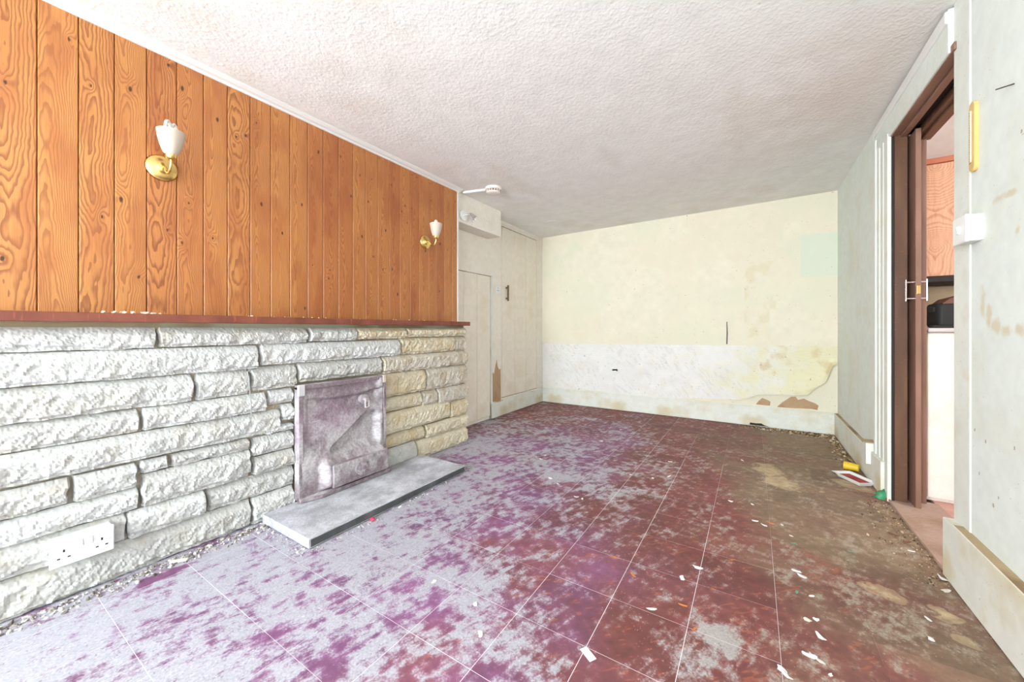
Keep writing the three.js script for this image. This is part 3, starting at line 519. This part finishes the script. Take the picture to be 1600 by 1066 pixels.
// smoke alarm and its trunking
{
  const c = onY(771, 294, ceilY(-1.75)), a = onY(724, 300, ceilY(-1.98)), g = group('smoke_alarm', [c.x, ceilY(c.x) + 0.002, c.z]); tag(g, 'round white smoke alarm with dirty vents on the ceiling', 'smoke alarm');
  const cream = std([236, 226, 216], 0.5);
  mesh('mount', new THREE.CylinderGeometry(0.066, 0.066, 0.022, 40).translate(0, -0.011, 0), cream, g);
  mesh('body', new THREE.LatheGeometry([[0, -0.05], [0.03, -0.05], [0.05, -0.046], [0.056, -0.038], [0.056, -0.034], [0, -0.034]].map((q) => new THREE.Vector2(...q)), 40), cream, g);
  mesh('vent_core', new THREE.CylinderGeometry(0.05, 0.05, 0.014, 32).translate(0, -0.028, 0), std([120, 84, 72], 0.9), g);
  for (let i = 0; i < 16; i++) mesh('vent_rib', new THREE.BoxGeometry(0.008, 0.014, 0.006).translate(0.054, -0.028, 0).rotateY(i * Math.PI / 8), cream, g);
  const d = new THREE.Vector3(c.x - a.x, 0, c.z - a.z), L = d.length() - 0.05;
  const t = mesh('cable_trunking', new RoundedBoxGeometry(L, 0.016, 0.025, 2, 0.003), M.whitePlastic);
  const mid = a.clone().addScaledVector(d.clone().normalize(), L / 2); t.position.set(mid.x, ceilY(mid.x) - 0.007, mid.z); t.rotation.y = Math.atan2(-d.z, d.x);
  tag(t, 'white plastic cable trunking running over the ceiling to the smoke alarm', 'trunking');
}

// ---------------------------------------------------------------- right side: far wall, doorway, near wall
const ZD0 = -2.68, ZD1 = -1.975;
struct(mesh('wall_right', merge([box(X_FAR, 0.66, 0, 2.08, Z_BACK - 0.05, ZD0 - 0.05), box(0.69, 0.75, 0, 2.3, Z_BACK - 0.05, ZD0 - 0.11), box(0.612, 0.75, 1.91, 2.3, ZD0 - 0.11, ZD1 - 0.02)]), M.wallRight), 'pale side wall between back corner and doorway', 'wall');
{
  const at = (px, py) => { const p = onX(px, py, X_NEAR); return [p.z, p.y]; };
  const smear = [[1536, 470, .02, .05], [1545, 492, .02, .04], [1556, 510, .03, .025], [1572, 517, .035, .02], [1592, 515, .03, .02], [1560, 310, .04, .012], [1580, 303, .03, .012], [1590, 360, .012, .02]].map(([a, b, w, h]) => [...at(a, b), w, h]);
  const specks = [[1517, 655], [1523, 672], [1560, 778], [1552, 790], [1540, 690], [1585, 700], [1530, 740], [1596, 205]].map(([a, b]) => at(a, b));
  const map = tex(1024, 1024, (u, v) => {
    const z = -2.05 + u * 2.05, y = v * 2.1, a = fbm(z * 5 + 8, y * 5, 5), b = fbm(z * 30, y * 30, 3), e = fbm(z * 40 + 3, y * 40, 3);
    let c = mix3([228, 234, 228].map((q) => q * (0.975 + 0.05 * b)), [212, 208, 184], 0.2 * sst(0.5, 0.8, a)), k = 0;
    for (const [sz, sy, w, h] of smear) k = Math.max(k, sst(1.25, 0.3, Math.hypot((z - sz) / w, (y - sy) / h) + (e - 0.5) * 1.4));
    c = mix3(c, [204, 186, 148], 0.55 * k);
    for (const [sz, sy] of specks) if (Math.hypot(z - sz, (y - sy) * 0.7) < 0.004 + 0.004 * (e - 0.5)) c = mix3(c, [140, 122, 104], 0.6);
    if (noise(z * 130, y * 130) > 0.975 && a > 0.5) c = mix3(c, [150, 130, 105], 0.5);
    return c;
  }, { repeat: true });
  const g = box(X_NEAR, 0.74, 0, 2.3, ZD1, Z_FRONT + 0.05), p = g.attributes.position, uv = g.attributes.uv;
  for (let i = 0; i < p.count; i++) uv.setXY(i, (p.getZ(i) + 2.05) / 2.05, p.getY(i) / 2.1);
  struct(mesh('wall_right_near', g, new THREE.MeshStandardMaterial({ map, roughness: 0.8 })), 'pale green white wall with brown smears around the light switch', 'wall');
}
{
  // skirting of the far stretch, with dirty ledge and a broken end block
  const zb = -2.93;
  const s = mesh('baseboard_right', rbox(X_FAR - 0.024, X_FAR + 0.004, 0.004, 0.186, Z_BACK + 0.01, ZD0 - 0.06, 0.004), M.skirt); struct(s, 'stained cream skirting between back corner and doorway', 'skirting');
  mesh('dusty_ledge', box(X_FAR - 0.021, X_FAR, 0.186, 0.1875, Z_BACK + 0.02, zb - 0.05), M.dirtyLedge, s);
  mesh('end_block', rbox(X_FAR - 0.045, X_FAR, 0.11, 0.232, zb - 0.07, zb - 0.005, 0.003), M.trim, s).userData.label = 'broken white block at the end of the skirting';
  mesh('block_top', box(X_FAR - 0.05, X_FAR - 0.001, 0.232, 0.238, zb - 0.075, zb), M.dirtyLedge, s);
  // architrave on the far side of the doorway
  const a = group('door_frame', [X_FAR, 0, ZD0 - 0.14]); struct(a, 'flaking white architrave and header board around the open doorway', 'door frame');
  const z = (v) => v - (ZD0 - 0.14);
  mesh('architrave', rbox(-0.008, 0.01, 0.0, 1.90, z(ZD0 - 0.012), z(-2.90), 0.003), M.trim, a);
  mesh('moulding', rbox(-0.016, -0.006, 0.18, 1.95, z(-2.885), z(-2.915), 0.005), M.trim, a);
  mesh('moulding', rbox(-0.013, -0.006, 0.0, 1.88, z(-2.82), z(-2.855), 0.004), M.trim, a);
  mesh('moulding', rbox(-0.011, -0.006, 0.0, 1.88, z(-2.755), z(-2.775), 0.002), M.trim, a);
  mesh('lining', rbox(-0.011, 0.012, 0.0, 1.88, z(ZD0 + 0.002), z(ZD0 - 0.05), 0.003), M.trim, a);
  mesh('header_board', rbox(-0.004, 0.02, 1.876, 2.035, z(-2.92), z(ZD1 - 0.006), 0.002), M.wallRight, a);
  mesh('header_moulding', rbox(-0.012, 0.004, 1.986, 2.03, z(-2.96), z(ZD1 - 0.006), 0.006), M.trimWhite, a);
  // brown sliding door casing
  const k = group('sliding_door_casing', [0.66, 0, ZD0]); struct(k, 'dark brown casing with overhead track of the sliding door', 'door frame');
  mesh('front_jamb', rbox(-0.056, -0.004, 0.004, 1.9, -0.06, 0.004, 0.003), M.brown, k);
  mesh('jamb_bead', rbox(-0.064, -0.054, 0.004, 1.885, -0.05, 0.012, 0.002), M.dark, k);
  mesh('rear_jamb', rbox(0.034, 0.072, 0.004, 1.9, -0.09, -0.03, 0.003), M.brownPink, k);
  const h0 = 0.0, h1 = ZD1 - ZD0 + 0.02;
  mesh('head_lining', rbox(-0.066, -0.03, 1.872, 1.9, h0, h1, 0.002), M.brownPink, k);
  mesh('track_rail', rbox(-0.03, -0.006, 1.86, 1.9, h0, h1, 0.002), M.brownPink, k);
  mesh('track_channel', box(-0.006, 0.03, 1.885, 1.9, h0 - 0.05, h1), M.dark, k);
  mesh('track_rail', rbox(0.03, 0.052, 1.852, 1.9, h0 - 0.05, h1, 0.002), M.brown, k);
  mesh('head_lining', rbox(0.052, 0.09, 1.84, 1.9, h0 - 0.05, h1, 0.002), M.brown, k);
  // leaf pushed into its pocket, only its edge with two pulls stands out
  const d = group('door_3', [0.679, 0.01, ZD0 + 0.06]); struct(d, 'brown sliding door pushed open with chrome pulls on both faces', 'door');
  mesh('leaf', rbox(-0.01, 0.01, 0, 1.86, -0.55, 0, 0.002), M.brownPink, d);
  for (const s2 of [-1, 1]) mesh('pull_handle', merge([rbox(s2 * 0.036 - 0.003, s2 * 0.036 + 0.003, 1.015, 1.125, -0.035, -0.025, 0.002), rbox(s2 * 0.008, s2 * 0.036, 1.026, 1.033, -0.034, -0.027, 0.002), rbox(s2 * 0.008, s2 * 0.036, 1.107, 1.114, -0.034, -0.027, 0.002)]), M.chrome, d).userData.label = 'chrome D shaped pull';
  mesh('latch', rbox(-0.006, 0.006, 1.05, 1.09, -0.004, 0.003, 0.001), M.brass, d);
  const th = mesh('threshold_board', box(X_FAR - 0.005, 0.78, -0.004, 0.012, ZD0 - 0.06, ZD1 + 0.02), new THREE.MeshStandardMaterial({ map: paintTex([184, 156, 140], 91, { dirt: 0.8, tint: [156, 126, 102] }), bumpMap: gritBump, bumpScale: 0.003, roughness: 1 }));
  struct(th, 'worn reddish wooden threshold of the doorway', 'threshold');
}
{
  // near stretch of the right wall
  const t = mesh('trim_4', merge([rbox(X_NEAR - 0.004, X_NEAR + 0.01, 0.2, 2.06, ZD1 - 0.004, -1.862, 0.003)]), M.trim); struct(t, 'pale upright architrave at the near side of the doorway', 'trim');
  const s = mesh('baseboard_right_near', rbox(0.576, X_NEAR + 0.005, 0.003, 0.216, -1.915, Z_FRONT, 0.004), M.skirt); struct(s, 'deep off white skirting with dusty top below the switch', 'skirting');
  mesh('dusty_ledge', box(0.5785, X_NEAR, 0.216, 0.2172, -1.905, Z_FRONT), M.dirtyLedge, s);
  mesh('end_return', rbox(0.577, 0.74, 0.003, 0.21, -1.99, -1.913, 0.002), M.skirt, s);
  const w = group('light_switch', [X_NEAR, 1.21, -1.83]); tag(w, 'white surface mounted light switch box beside the doorway', 'light switch');
  mesh('back_box', rbox(-0.03, 0.001, -0.042, 0.042, -0.044, 0.044, 0.004), M.trim, w);
  mesh('faceplate', rbox(-0.038, -0.029, -0.044, 0.044, -0.046, 0.046, 0.003), M.whitePlastic, w);
  const rk = mesh('rocker', rbox(-0.005, 0.003, -0.012, 0.012, -0.007, 0.007, 0.001), M.whitePlastic, w); rk.position.set(-0.039, 0, 0); rk.rotation.z = 0.15;
  const p0 = onX(1517, 160, X_NEAR - 0.012), p1 = onX(1517, 268, X_NEAR - 0.012), L = p0.y - p1.y, th = group('wall_thermometer', [X_NEAR, p1.y, p0.z]); tag(th, 'narrow yellow wooden wall thermometer with tick marks above the light switch', 'thermometer');
  const sh = new THREE.Shape(); const r = 0.017; sh.moveTo(-r, r); sh.lineTo(-r, L - r); sh.absarc(0, L - r, r, Math.PI, 0, true); sh.lineTo(r, r); sh.absarc(0, r, r, 0, -Math.PI, true);
  const pine = new THREE.MeshStandardMaterial({ map: tex(64, 256, (u, v) => mix3([216, 178, 108], [232, 202, 138], fbm(u * 14, v * 3, 3)), { repeat: true }), roughness: 0.4 });
  mesh('board', metricUV(new THREE.ExtrudeGeometry(sh, { depth: 0.009, bevelEnabled: true, bevelSize: 0.001, bevelThickness: 0.001, bevelSegments: 1 }).rotateY(-Math.PI / 2).translate(-0.001, 0, 0)), pine, th);
  mesh('glass_tube', new THREE.CylinderGeometry(0.0022, 0.0022, L * 0.74, 10).translate(-0.013, L * 0.5, 0.002), std([225, 215, 190], 0.1), th);
  mesh('scale_marks', merge(Array.from({ length: 22 }, (_, i) => box(-0.0118, -0.011, L * 0.12 + i * L * 0.035, L * 0.12 + i * L * 0.035 + 0.0016, i % 5 ? -0.012 : -0.014, -0.005))), std([110, 78, 40], 0.7), th);
  const n = onX(1585, 132, X_NEAR); const nl = mesh('nail', new THREE.CylinderGeometry(0.0018, 0.0018, 0.04, 8).rotateZ(Math.PI / 2 + 0.15).translate(-0.014, 0, 0), std([86, 78, 66], 0.4, { metalness: 0.8 })); nl.position.copy(n); tag(nl, 'rusty nail sticking out of the pale side wall', 'nail');
}

// ---------------------------------------------------------------- wall with the window behind the camera
{
  const x0 = -1.94, x1 = -0.46, y0 = 0.72, y1 = 1.93, z0 = Z_FRONT, z1 = Z_FRONT + 0.25;
  struct(mesh('wall_front', merge([box(-2.45, 0.75, -0.05, y0, z0, z1), box(-2.45, 0.75, y1, 2.12, z0, z1), box(-2.45, x0, y0, y1, z0, z1), box(x1, 0.75, y0, y1, z0, z1)]), M.wallAlcove), 'cream wall holding the wide window', 'wall');
  const w = group('window_1', [(x0 + x1) / 2, y0, z0 + 0.15]); struct(w, 'wide white framed window that lights the room', 'window');
  const W = (x1 - x0) / 2, H = y1 - y0;
  const fr = [box(-W, W, 0, 0.05, -0.03, 0.03), box(-W, W, H - 0.05, H, -0.03, 0.03)]; for (const x of [-W, -W / 3, W / 3, W]) fr.push(box(x - 0.03, x + 0.03, 0.05, H - 0.05, -0.03, 0.03));
  mesh('window_frame', merge(fr), M.trimWhite, w);
  const glass = new THREE.MeshPhysicalMaterial({ color: 0xffffff, transmission: 1, thickness: 0, roughness: 0 });
  for (let i = 0; i < 3; i++) mesh('pane', box(-W + i * 2 * W / 3 + 0.03, -W + (i + 1) * 2 * W / 3 - 0.03, 0.05, H - 0.05, -0.002, 0.002), glass, w);
  mesh('window_sill', rbox(-W - 0.03, W + 0.03, -0.03, 0.0, -0.22, 0.05, 0.004), M.trimWhite, w);
  const gr = mesh('ground', box(-14, 14, -0.5, -0.15, Z_FRONT + 0.25, 20), std([120, 132, 84], 1)); struct(gr, 'garden lawn outside the window', 'ground');
}

// ---------------------------------------------------------------- kitchen beyond the doorway
{
  const pink = new THREE.MeshStandardMaterial({ map: paintTex([240, 228, 222], 101, { dirt: 0.15, speck: 0.3 }), roughness: 0.85 });
  struct(mesh('wall_kitchen_back', box(0.75, 2.75, -0.05, 2.4, -3.62, -3.502), pink), 'pinkish white kitchen wall behind the wood grain cupboard', 'wall');
  struct(mesh('wall_kitchen_front', box(0.75, 2.75, -0.05, 2.4, -0.9, -0.8), pink), 'pinkish white kitchen wall opposite the cupboard', 'wall');
  struct(mesh('wall_kitchen_side', merge([box(2.6, 2.75, -0.05, 0.95, -3.5, -0.9), box(2.6, 2.75, 2.05, 2.4, -3.5, -0.9), box(2.6, 2.75, 0.95, 2.05, -3.5, -2.65), box(2.6, 2.75, 0.95, 2.05, -1.35, -0.9)]), pink), 'pinkish white kitchen wall with the window', 'wall');
  struct(mesh('ceiling_kitchen', box(0.66, 2.75, 2.3, 2.4, -3.6, -0.8), pink), 'white ceiling of the kitchen behind the doorway', 'ceiling');
  const fl = new THREE.MeshStandardMaterial({ map: paintTex([206, 158, 146], 111, { dirt: 0.7, tint: [226, 204, 192], speck: 1 }), roughness: 0.7 });
  const kf = mesh('floor_kitchen', box(0.66, 2.75, -0.12, -0.012, -3.6, -0.8), std([150, 120, 110], 1)); struct(kf, 'dusty pink tiled floor of the kitchen', 'floor');
  for (let i = 0; i < 6; i++) for (let j = 0; j < 9; j++) mesh('tile', box(0.78 + i * 0.3, 0.78 + i * 0.3 + 0.297, -0.013, 0.0, -0.9 - j * 0.3, -0.9 - j * 0.3 - 0.297), fl, kf);
  const cf = -2.8, cx1 = 2.0;
  const base = group('base_cabinet', [1.37, 0, -3.14]); tag(base, 'white kitchen base cabinet seen through the doorway', 'cabinet');
  const white = new THREE.MeshStandardMaterial({ map: paintTex([246, 236, 226], 121, { dirt: 0.25, tint: [222, 196, 180], speck: 0.5 }), roughness: 0.6 });
  mesh('body', rbox(-0.61, 0.63, 0.0, 0.872, -0.36, 0.32, 0.003), white, base);
  mesh('door', rbox(-0.61, 0.0, 0.02, 0.866, 0.32, 0.338, 0.003), white, base); mesh('door', rbox(0.004, 0.63, 0.02, 0.866, 0.32, 0.338, 0.003), white, base);
  tag(mesh('worktop', rbox(0.755, 2.0, 0.873, 0.893, -3.5, cf + 0.02, 0.003), std([206, 200, 198], 0.5)), 'thin pale grey worktop on the kitchen base cabinet', 'worktop');
  const cz = -3.1, y0 = 1.185, y1 = 1.845;
  const oak = new THREE.MeshStandardMaterial({ map: tex(512, 512, (u, v) => { const c = 0.18 + 0.05 * noise(v * 3, 2), R = Math.hypot((((u * 3) % 1) - 0.5) * 1.2, (fbm(v * 2.5, 8 + Math.floor(u * 3), 3) - 0.5) * 2.2 + c) + (noise(u * 60, v * 10) - 0.5) * 0.02, f = R * 22 % 1; return mix3([214, 164, 132], [184, 126, 96], sst(0.5, 0.95, f) * 0.7).map((q) => q * (0.95 + 0.1 * noise(u * 260, v * 26))); }, { repeat: true }), roughness: 0.5 });
  const cup = group('wall_cupboard', [1.37, y0, -3.3]); tag(cup, 'orange wood grain wall cupboard above the black bag in the kitchen', 'cupboard');
  mesh('carcass', box(-0.61, 0.63, 0, y1 - y0, -0.19, 0.18), oak, cup);
  for (const [a, b] of [[-0.61, -0.2], [-0.197, 0.21], [0.213, 0.63]]) { const g = rbox(a, b, 0.004, y1 - y0 - 0.02, 0.18, 0.2, 0.002); mesh('door', g, oak, cup); }
  mesh('cornice', rbox(-0.61, 0.63, y1 - y0 - 0.018, y1 - y0 + 0.012, 0.17, 0.212, 0.004), std([186, 112, 84], 0.5), cup);
  mesh('underside_rail', rbox(-0.61, 0.63, -0.03, 0.002, -0.1, 0.2, 0.002), M.dark, cup);
  const sp = mesh('splashback', rbox(0.755, 2.0, 0.893, 1.155, -3.5, -3.44, 0.002), new THREE.MeshStandardMaterial({ map: paintTex([226, 196, 158], 131, { dirt: 0.3 }), roughness: 0.7 })); tag(sp, 'cream board behind the black bag under the wall cupboard', 'board');
  const pA = onZ(1457, 480, -3.05), bag = group('black_bag', [pA.x + 0.12, 0.893, -3.1]); tag(bag, 'black bag with brown top flap standing on the kitchen worktop', 'bag');
  mesh('body', rbox(-0.11, 0.2, 0, 0.14, -0.09, 0.09, 0.02), std([26, 26, 26], 0.6), bag);
  const sh = new THREE.Shape([[-0.1, 0.125], [-0.06, 0.16], [0.0, 0.18], [0.1, 0.192], [0.2, 0.195], [0.2, 0.125]].map((q) => new THREE.Vector2(...q)));
  mesh('flap', new THREE.ExtrudeGeometry(sh, { depth: 0.16, bevelEnabled: true, bevelSize: 0.004, bevelThickness: 0.004 }).translate(0, 0, -0.08), std([112, 74, 58], 0.6), bag);
  mesh('strap_lug', rbox(-0.122, -0.1, 0.09, 0.12, -0.02, 0.06, 0.005), std([26, 26, 26], 0.5), bag);
  mesh('front_foot', rbox(-0.14, 0.2, 0, 0.016, 0.07, 0.13, 0.004), std([22, 22, 22], 0.6), bag);
  const w = group('window_2', [2.66, 0.95, -2.0]); struct(w, 'white framed kitchen window', 'window');
  mesh('window_frame', merge([box(-0.03, 0.03, 0, 0.05, -0.65, 0.65), box(-0.03, 0.03, 1.05, 1.1, -0.65, 0.65), box(-0.03, 0.03, 0.05, 1.05, -0.65, -0.6), box(-0.03, 0.03, 0.05, 1.05, 0.6, 0.65)]), M.trimWhite, w);
  mesh('pane', box(-0.002, 0.002, 0.05, 1.05, -0.6, 0.6), new THREE.MeshPhysicalMaterial({ color: 0xffffff, transmission: 1, thickness: 0, roughness: 0 }), w);
}

// ---------------------------------------------------------------- litter on the floor
{
  const tp = onY(1335, 752), t = group('foam_tray', [tp.x, 0.001, tp.z]); tag(t, 'white foam tray with red contents by the stained skirting', 'tray'); t.rotation.y = 0.55;
  const ring = (w, l, y) => [[-w, y, -l], [w, y, -l], [w, y, l], [-w, y, l]];
  const quads = (A, B) => { const o = []; for (let i = 0; i < 4; i++) { const j = (i + 1) % 4; o.push(...A[i], ...A[j], ...B[j], ...A[i], ...B[j], ...B[i]); } return o; };
  const rings = [ring(0.032, 0.07, 0), ring(0.046, 0.086, 0.024), ring(0.054, 0.094, 0.025), ring(0.054, 0.094, 0.023), ring(0.044, 0.084, 0.021), ring(0.031, 0.068, 0.004)];
  const pos = []; for (let i = 0; i < 5; i++) pos.push(...quads(rings[i], rings[i + 1]));
  for (const q of [rings[0], rings[5]]) pos.push(...q[0], ...q[1], ...q[2], ...q[0], ...q[2], ...q[3]);
  const g = new THREE.BufferGeometry(); g.setAttribute('position', new THREE.Float32BufferAttribute(pos, 3)); g.computeVertexNormals();
  mesh('tray', g, std([240, 240, 238], 0.7, { side: THREE.DoubleSide }), t);
  mesh('red_contents', rbox(-0.032, 0.032, 0.004, 0.017, -0.072, 0.072, 0.004), new THREE.MeshStandardMaterial({ map: tex(64, 64, (u, v) => mix3([150, 44, 44], [196, 84, 72], noise(u * 30, v * 30)), { repeat: true }), roughness: 0.8 }), t);
  const cp = onY(1333, 738), c = mesh('yellow_cup', new THREE.LatheGeometry([[0, 0], [0.02, 0], [0.022, 0.004], [0.0255, 0.07], [0.0265, 0.072], [0.0245, 0.072], [0.02, 0.006], [0, 0.004]].map((q) => new THREE.Vector2(...q)), 28).rotateZ(Math.PI / 2), std([234, 196, 44], 0.5));
  c.position.set(cp.x + 0.03, 0.027, cp.z - 0.01); c.rotation.y = -0.3; tag(c, 'yellow plastic cup lying on its side behind the foam tray', 'cup');
  const gp = onY(1383, 778); const gs = new THREE.SphereGeometry(0.045, 20, 12, 0, Math.PI * 2, 0, Math.PI / 2), q = gs.attributes.position;
  for (let i = 0; i < q.count; i++) { const n = 0.45 + 0.7 * noise(q.getX(i) * 60 + 3, q.getZ(i) * 60) + 0.5 * noise(q.getX(i) * 150 + 8, q.getZ(i) * 150 + q.getY(i) * 90); q.setXYZ(i, q.getX(i) * n, q.getY(i) * n * 0.9, q.getZ(i) * n); } gs.computeVertexNormals();
  const gc = mesh('crumpled_wrapper', gs, std([64, 150, 104], 0.5, { side: THREE.DoubleSide })); gc.position.set(gp.x, 0.001, gp.z); tag(gc, 'crumpled green wrapper at the foot of the doorway architrave', 'wrapper');
  const rp = onY(1391, 782), rs = mesh('red_scrap', rbox(-0.02, 0.02, 0, 0.014, -0.012, 0.012, 0.005), std([196, 34, 36], 0.5)); rs.position.set(rp.x, 0.001, rp.z + 0.01); rs.rotation.y = 0.6; tag(rs, 'small red scrap in front of the green wrapper', 'scrap');
  const pp = onY(581, 814), pk = mesh('pink_scrap', new THREE.SphereGeometry(0.012, 14, 10).scale(1.2, 0.7, 0.8), std([222, 54, 96], 0.5)); pk.position.set(pp.x + 0.004, 0.008, pp.z); tag(pk, 'small pink ball scrap at the front edge of the hearth slab', 'scrap');
}
{
  const r = rng(909), mats = [std([238, 236, 234], 0.8, { side: THREE.DoubleSide }), std([226, 218, 206], 0.85, { side: THREE.DoubleSide }), std([202, 122, 66], 0.8, { side: THREE.DoubleSide }), std([120, 78, 56], 0.9, { side: THREE.DoubleSide }), std([112, 158, 128], 0.8, { side: THREE.DoubleSide })];
  const scrapGeo = (L, W) => {
    const n = 9, sh = new THREE.Shape(); for (let i = 0; i < n; i++) { const a = i / n * 6.283, k = 0.55 + 0.6 * r(); sh[i ? 'lineTo' : 'moveTo'](Math.cos(a) * L * k, Math.sin(a) * W * k); }
    const g = new THREE.ExtrudeGeometry(sh, { depth: 0.0012, bevelEnabled: false }).rotateX(-Math.PI / 2), p = g.attributes.position, b = 4 + r() * 10;
    for (let i = 0; i < p.count; i++) p.setY(i, p.getY(i) + b * p.getX(i) ** 2 + 0.0006); g.computeVertexNormals(); return g;
  };
  const put = (px, py, L, W, m, name, label, cat, grp) => { const p = onY(px, py), o = mesh(name, scrapGeo(L, W), mats[m]); o.position.set(p.x, 0.0004, p.z); o.rotation.y = r() * 6.28; return tag(o, label, cat, grp); };
  const flakeKind = (a, b) => { const p = onY(a, b), t = field(fieldT, (p.x - FX0) / (FX1 - FX0), (p.z - FZ0) / (FZ1 - FZ0)); return t < 0.6 ? ['small torn white paint flake lying on the purple dusty tiles', 'flake', 'white flakes on the purple tiles'] : t < 1.35 ? ['small torn white paint flake lying on the maroon tiles', 'flake', 'white flakes on the maroon tiles'] : ['small torn white paint flake lying on the brown dirty floor', 'flake', 'white flakes on the brown floor']; };
  const white = [[768, 667], [775, 674], [845, 718], [838, 714], [852, 712], [1047, 722], [1020, 748], [872, 757], [910, 780], [1142, 784], [1195, 822], [1222, 821], [1252, 901], [1244, 893], [1268, 932], [1262, 970], [1275, 969], [1282, 996], [1265, 1026], [1277, 1031], [1222, 1048], [1228, 1056], [1298, 1056], [1020, 953], [1065, 905], [750, 992], [742, 946], [678, 910], [1180, 815], [1176, 789], [1066, 905], [970, 672], [1160, 720], [940, 690], [1045, 745], [985, 742], [900, 777], [860, 748], [1090, 888], [1236, 838], [1450, 968], [1455, 1000], [1472, 905], [1478, 924], [1424, 862]];
  white.forEach(([a, b], i) => put(a, b, 0.008 + r() * 0.014, 0.004 + r() * 0.007, i % 4 === 3 ? 1 : 0, 'paint_flake', ...flakeKind(a, b)));
  [[1205, 819], [1143, 876], [1068, 947], [1085, 984], [960, 872], [990, 900]].forEach(([a, b]) => put(a, b, 0.016, 0.004, 2, 'wood_splinter', 'thin orange wood splinter lying on the maroon tiles', 'splinter', 'orange splinters on the floor'));
  [[1417, 848], [1440, 838], [1395, 836], [1455, 872], [1432, 815]].forEach(([a, b]) => put(a, b, 0.022, 0.007, 3, 'bark_scrap', 'brown crumbled scrap lying near the doorway threshold', 'scrap', 'brown scraps by the threshold'));
  [[1245, 926], [1328, 862], [1240, 850], [960, 718]].forEach(([a, b]) => put(a, b, 0.012, 0.006, 4, 'green_scrap', 'tiny dull green scrap lying on the brown floor', 'scrap', 'green scraps on the floor'));
  const cr = onY(919, 1023), card = mesh('white_card', rbox(-0.022, 0.022, 0, 0.002, -0.011, 0.011, 0.0008), mats[0]); card.position.set(cr.x, 0.0004, cr.z); card.rotation.y = -0.55; tag(card, 'small white rectangular card lying flat on maroon tiles', 'card');
  const sp = onY(280, 878), shard = mesh('plaster_shard', rbox(-0.028, 0.028, 0, 0.008, -0.008, 0.008, 0.003), mats[1]); shard.position.set(sp.x, 0.0004, sp.z); shard.rotation.y = 0.9; tag(shard, 'pale plaster shard on the dust below the double socket', 'shard');
  // crumbs along the foot of the walls
  const ico = new THREE.IcosahedronGeometry(1, 0), heap = (name, n, place, cols, label) => {
    const im = new THREE.InstancedMesh(ico, std(0xffffff, 1), n), o = new THREE.Object3D(), c = new THREE.Color();
    for (let i = 0; i < n; i++) { const [x, z, s] = place(); o.position.set(x, s * 0.35, z); o.scale.set(s * (0.7 + r()), s * (0.4 + 0.5 * r()), s * (0.7 + r())); o.rotation.set(r() * 6, r() * 6, r() * 6); o.updateMatrix(); im.setMatrixAt(i, o.matrix); const k = cols[Math.floor(r() * cols.length)]; im.setColorAt(i, c.setRGB(k[0] / 255, k[1] / 255, k[2] / 255, THREE.SRGBColorSpace)); }
    im.name = numbered(name); im.castShadow = im.receiveShadow = true; im.userData = { kind: 'stuff', label, category: 'rubble' }; scene.add(im);
  };
  heap('stone_crumbs', 700, () => { const z = 0.2 - r() * 1.05; return [-1.888 + Math.abs(r() + r() - 1) * 0.09, z, 0.002 + r() * r() * 0.006]; }, [[196, 190, 182], [150, 142, 132], [112, 104, 96], [220, 214, 206]], 'grey crumbs along the foot of the stone fireplace');
  heap('hearth_crumbs', 260, () => r() < 0.6 ? [-1.5 + Math.abs(r() + r() - 1) * 0.05, -0.84 - r() * 0.8, 0.0015 + r() * r() * 0.005] : [-1.85 + r() * 0.36, -0.835 + Math.abs(r() + r() - 1) * 0.05, 0.0015 + r() * r() * 0.005], [[206, 204, 208], [140, 136, 136], [178, 172, 166]], 'pale crumbs around the front of the hearth slab');
  heap('wall_rubble', 1100, () => { const a = r(); return a < 0.65 ? [0.56 - r() * r() * 0.75, Z_BACK + 0.024 + Math.abs(r() + r() - 1) * 0.16, 0.002 + r() * r() * 0.009] : [0.56 - Math.abs(r() + r() - 1) * 0.09, -4.05 + r() * 0.9, 0.002 + r() * r() * 0.007]; }, [[150, 124, 88], [120, 96, 66], [178, 154, 114], [92, 74, 52], [206, 190, 160]], 'brown plaster rubble heaped in the back corner');
  heap('threshold_dirt', 600, () => { const t = r(), z = -2.66 + t * 0.78; return [0.585 - Math.abs(r() + r() + r() - 1.5) * 0.12, z, 0.001 + r() * r() * 0.004]; }, [[130, 104, 78], [84, 66, 48], [150, 122, 90], [190, 168, 140]], 'brown dirt gathered along the doorway threshold');
}

renderer.render(scene, camera);
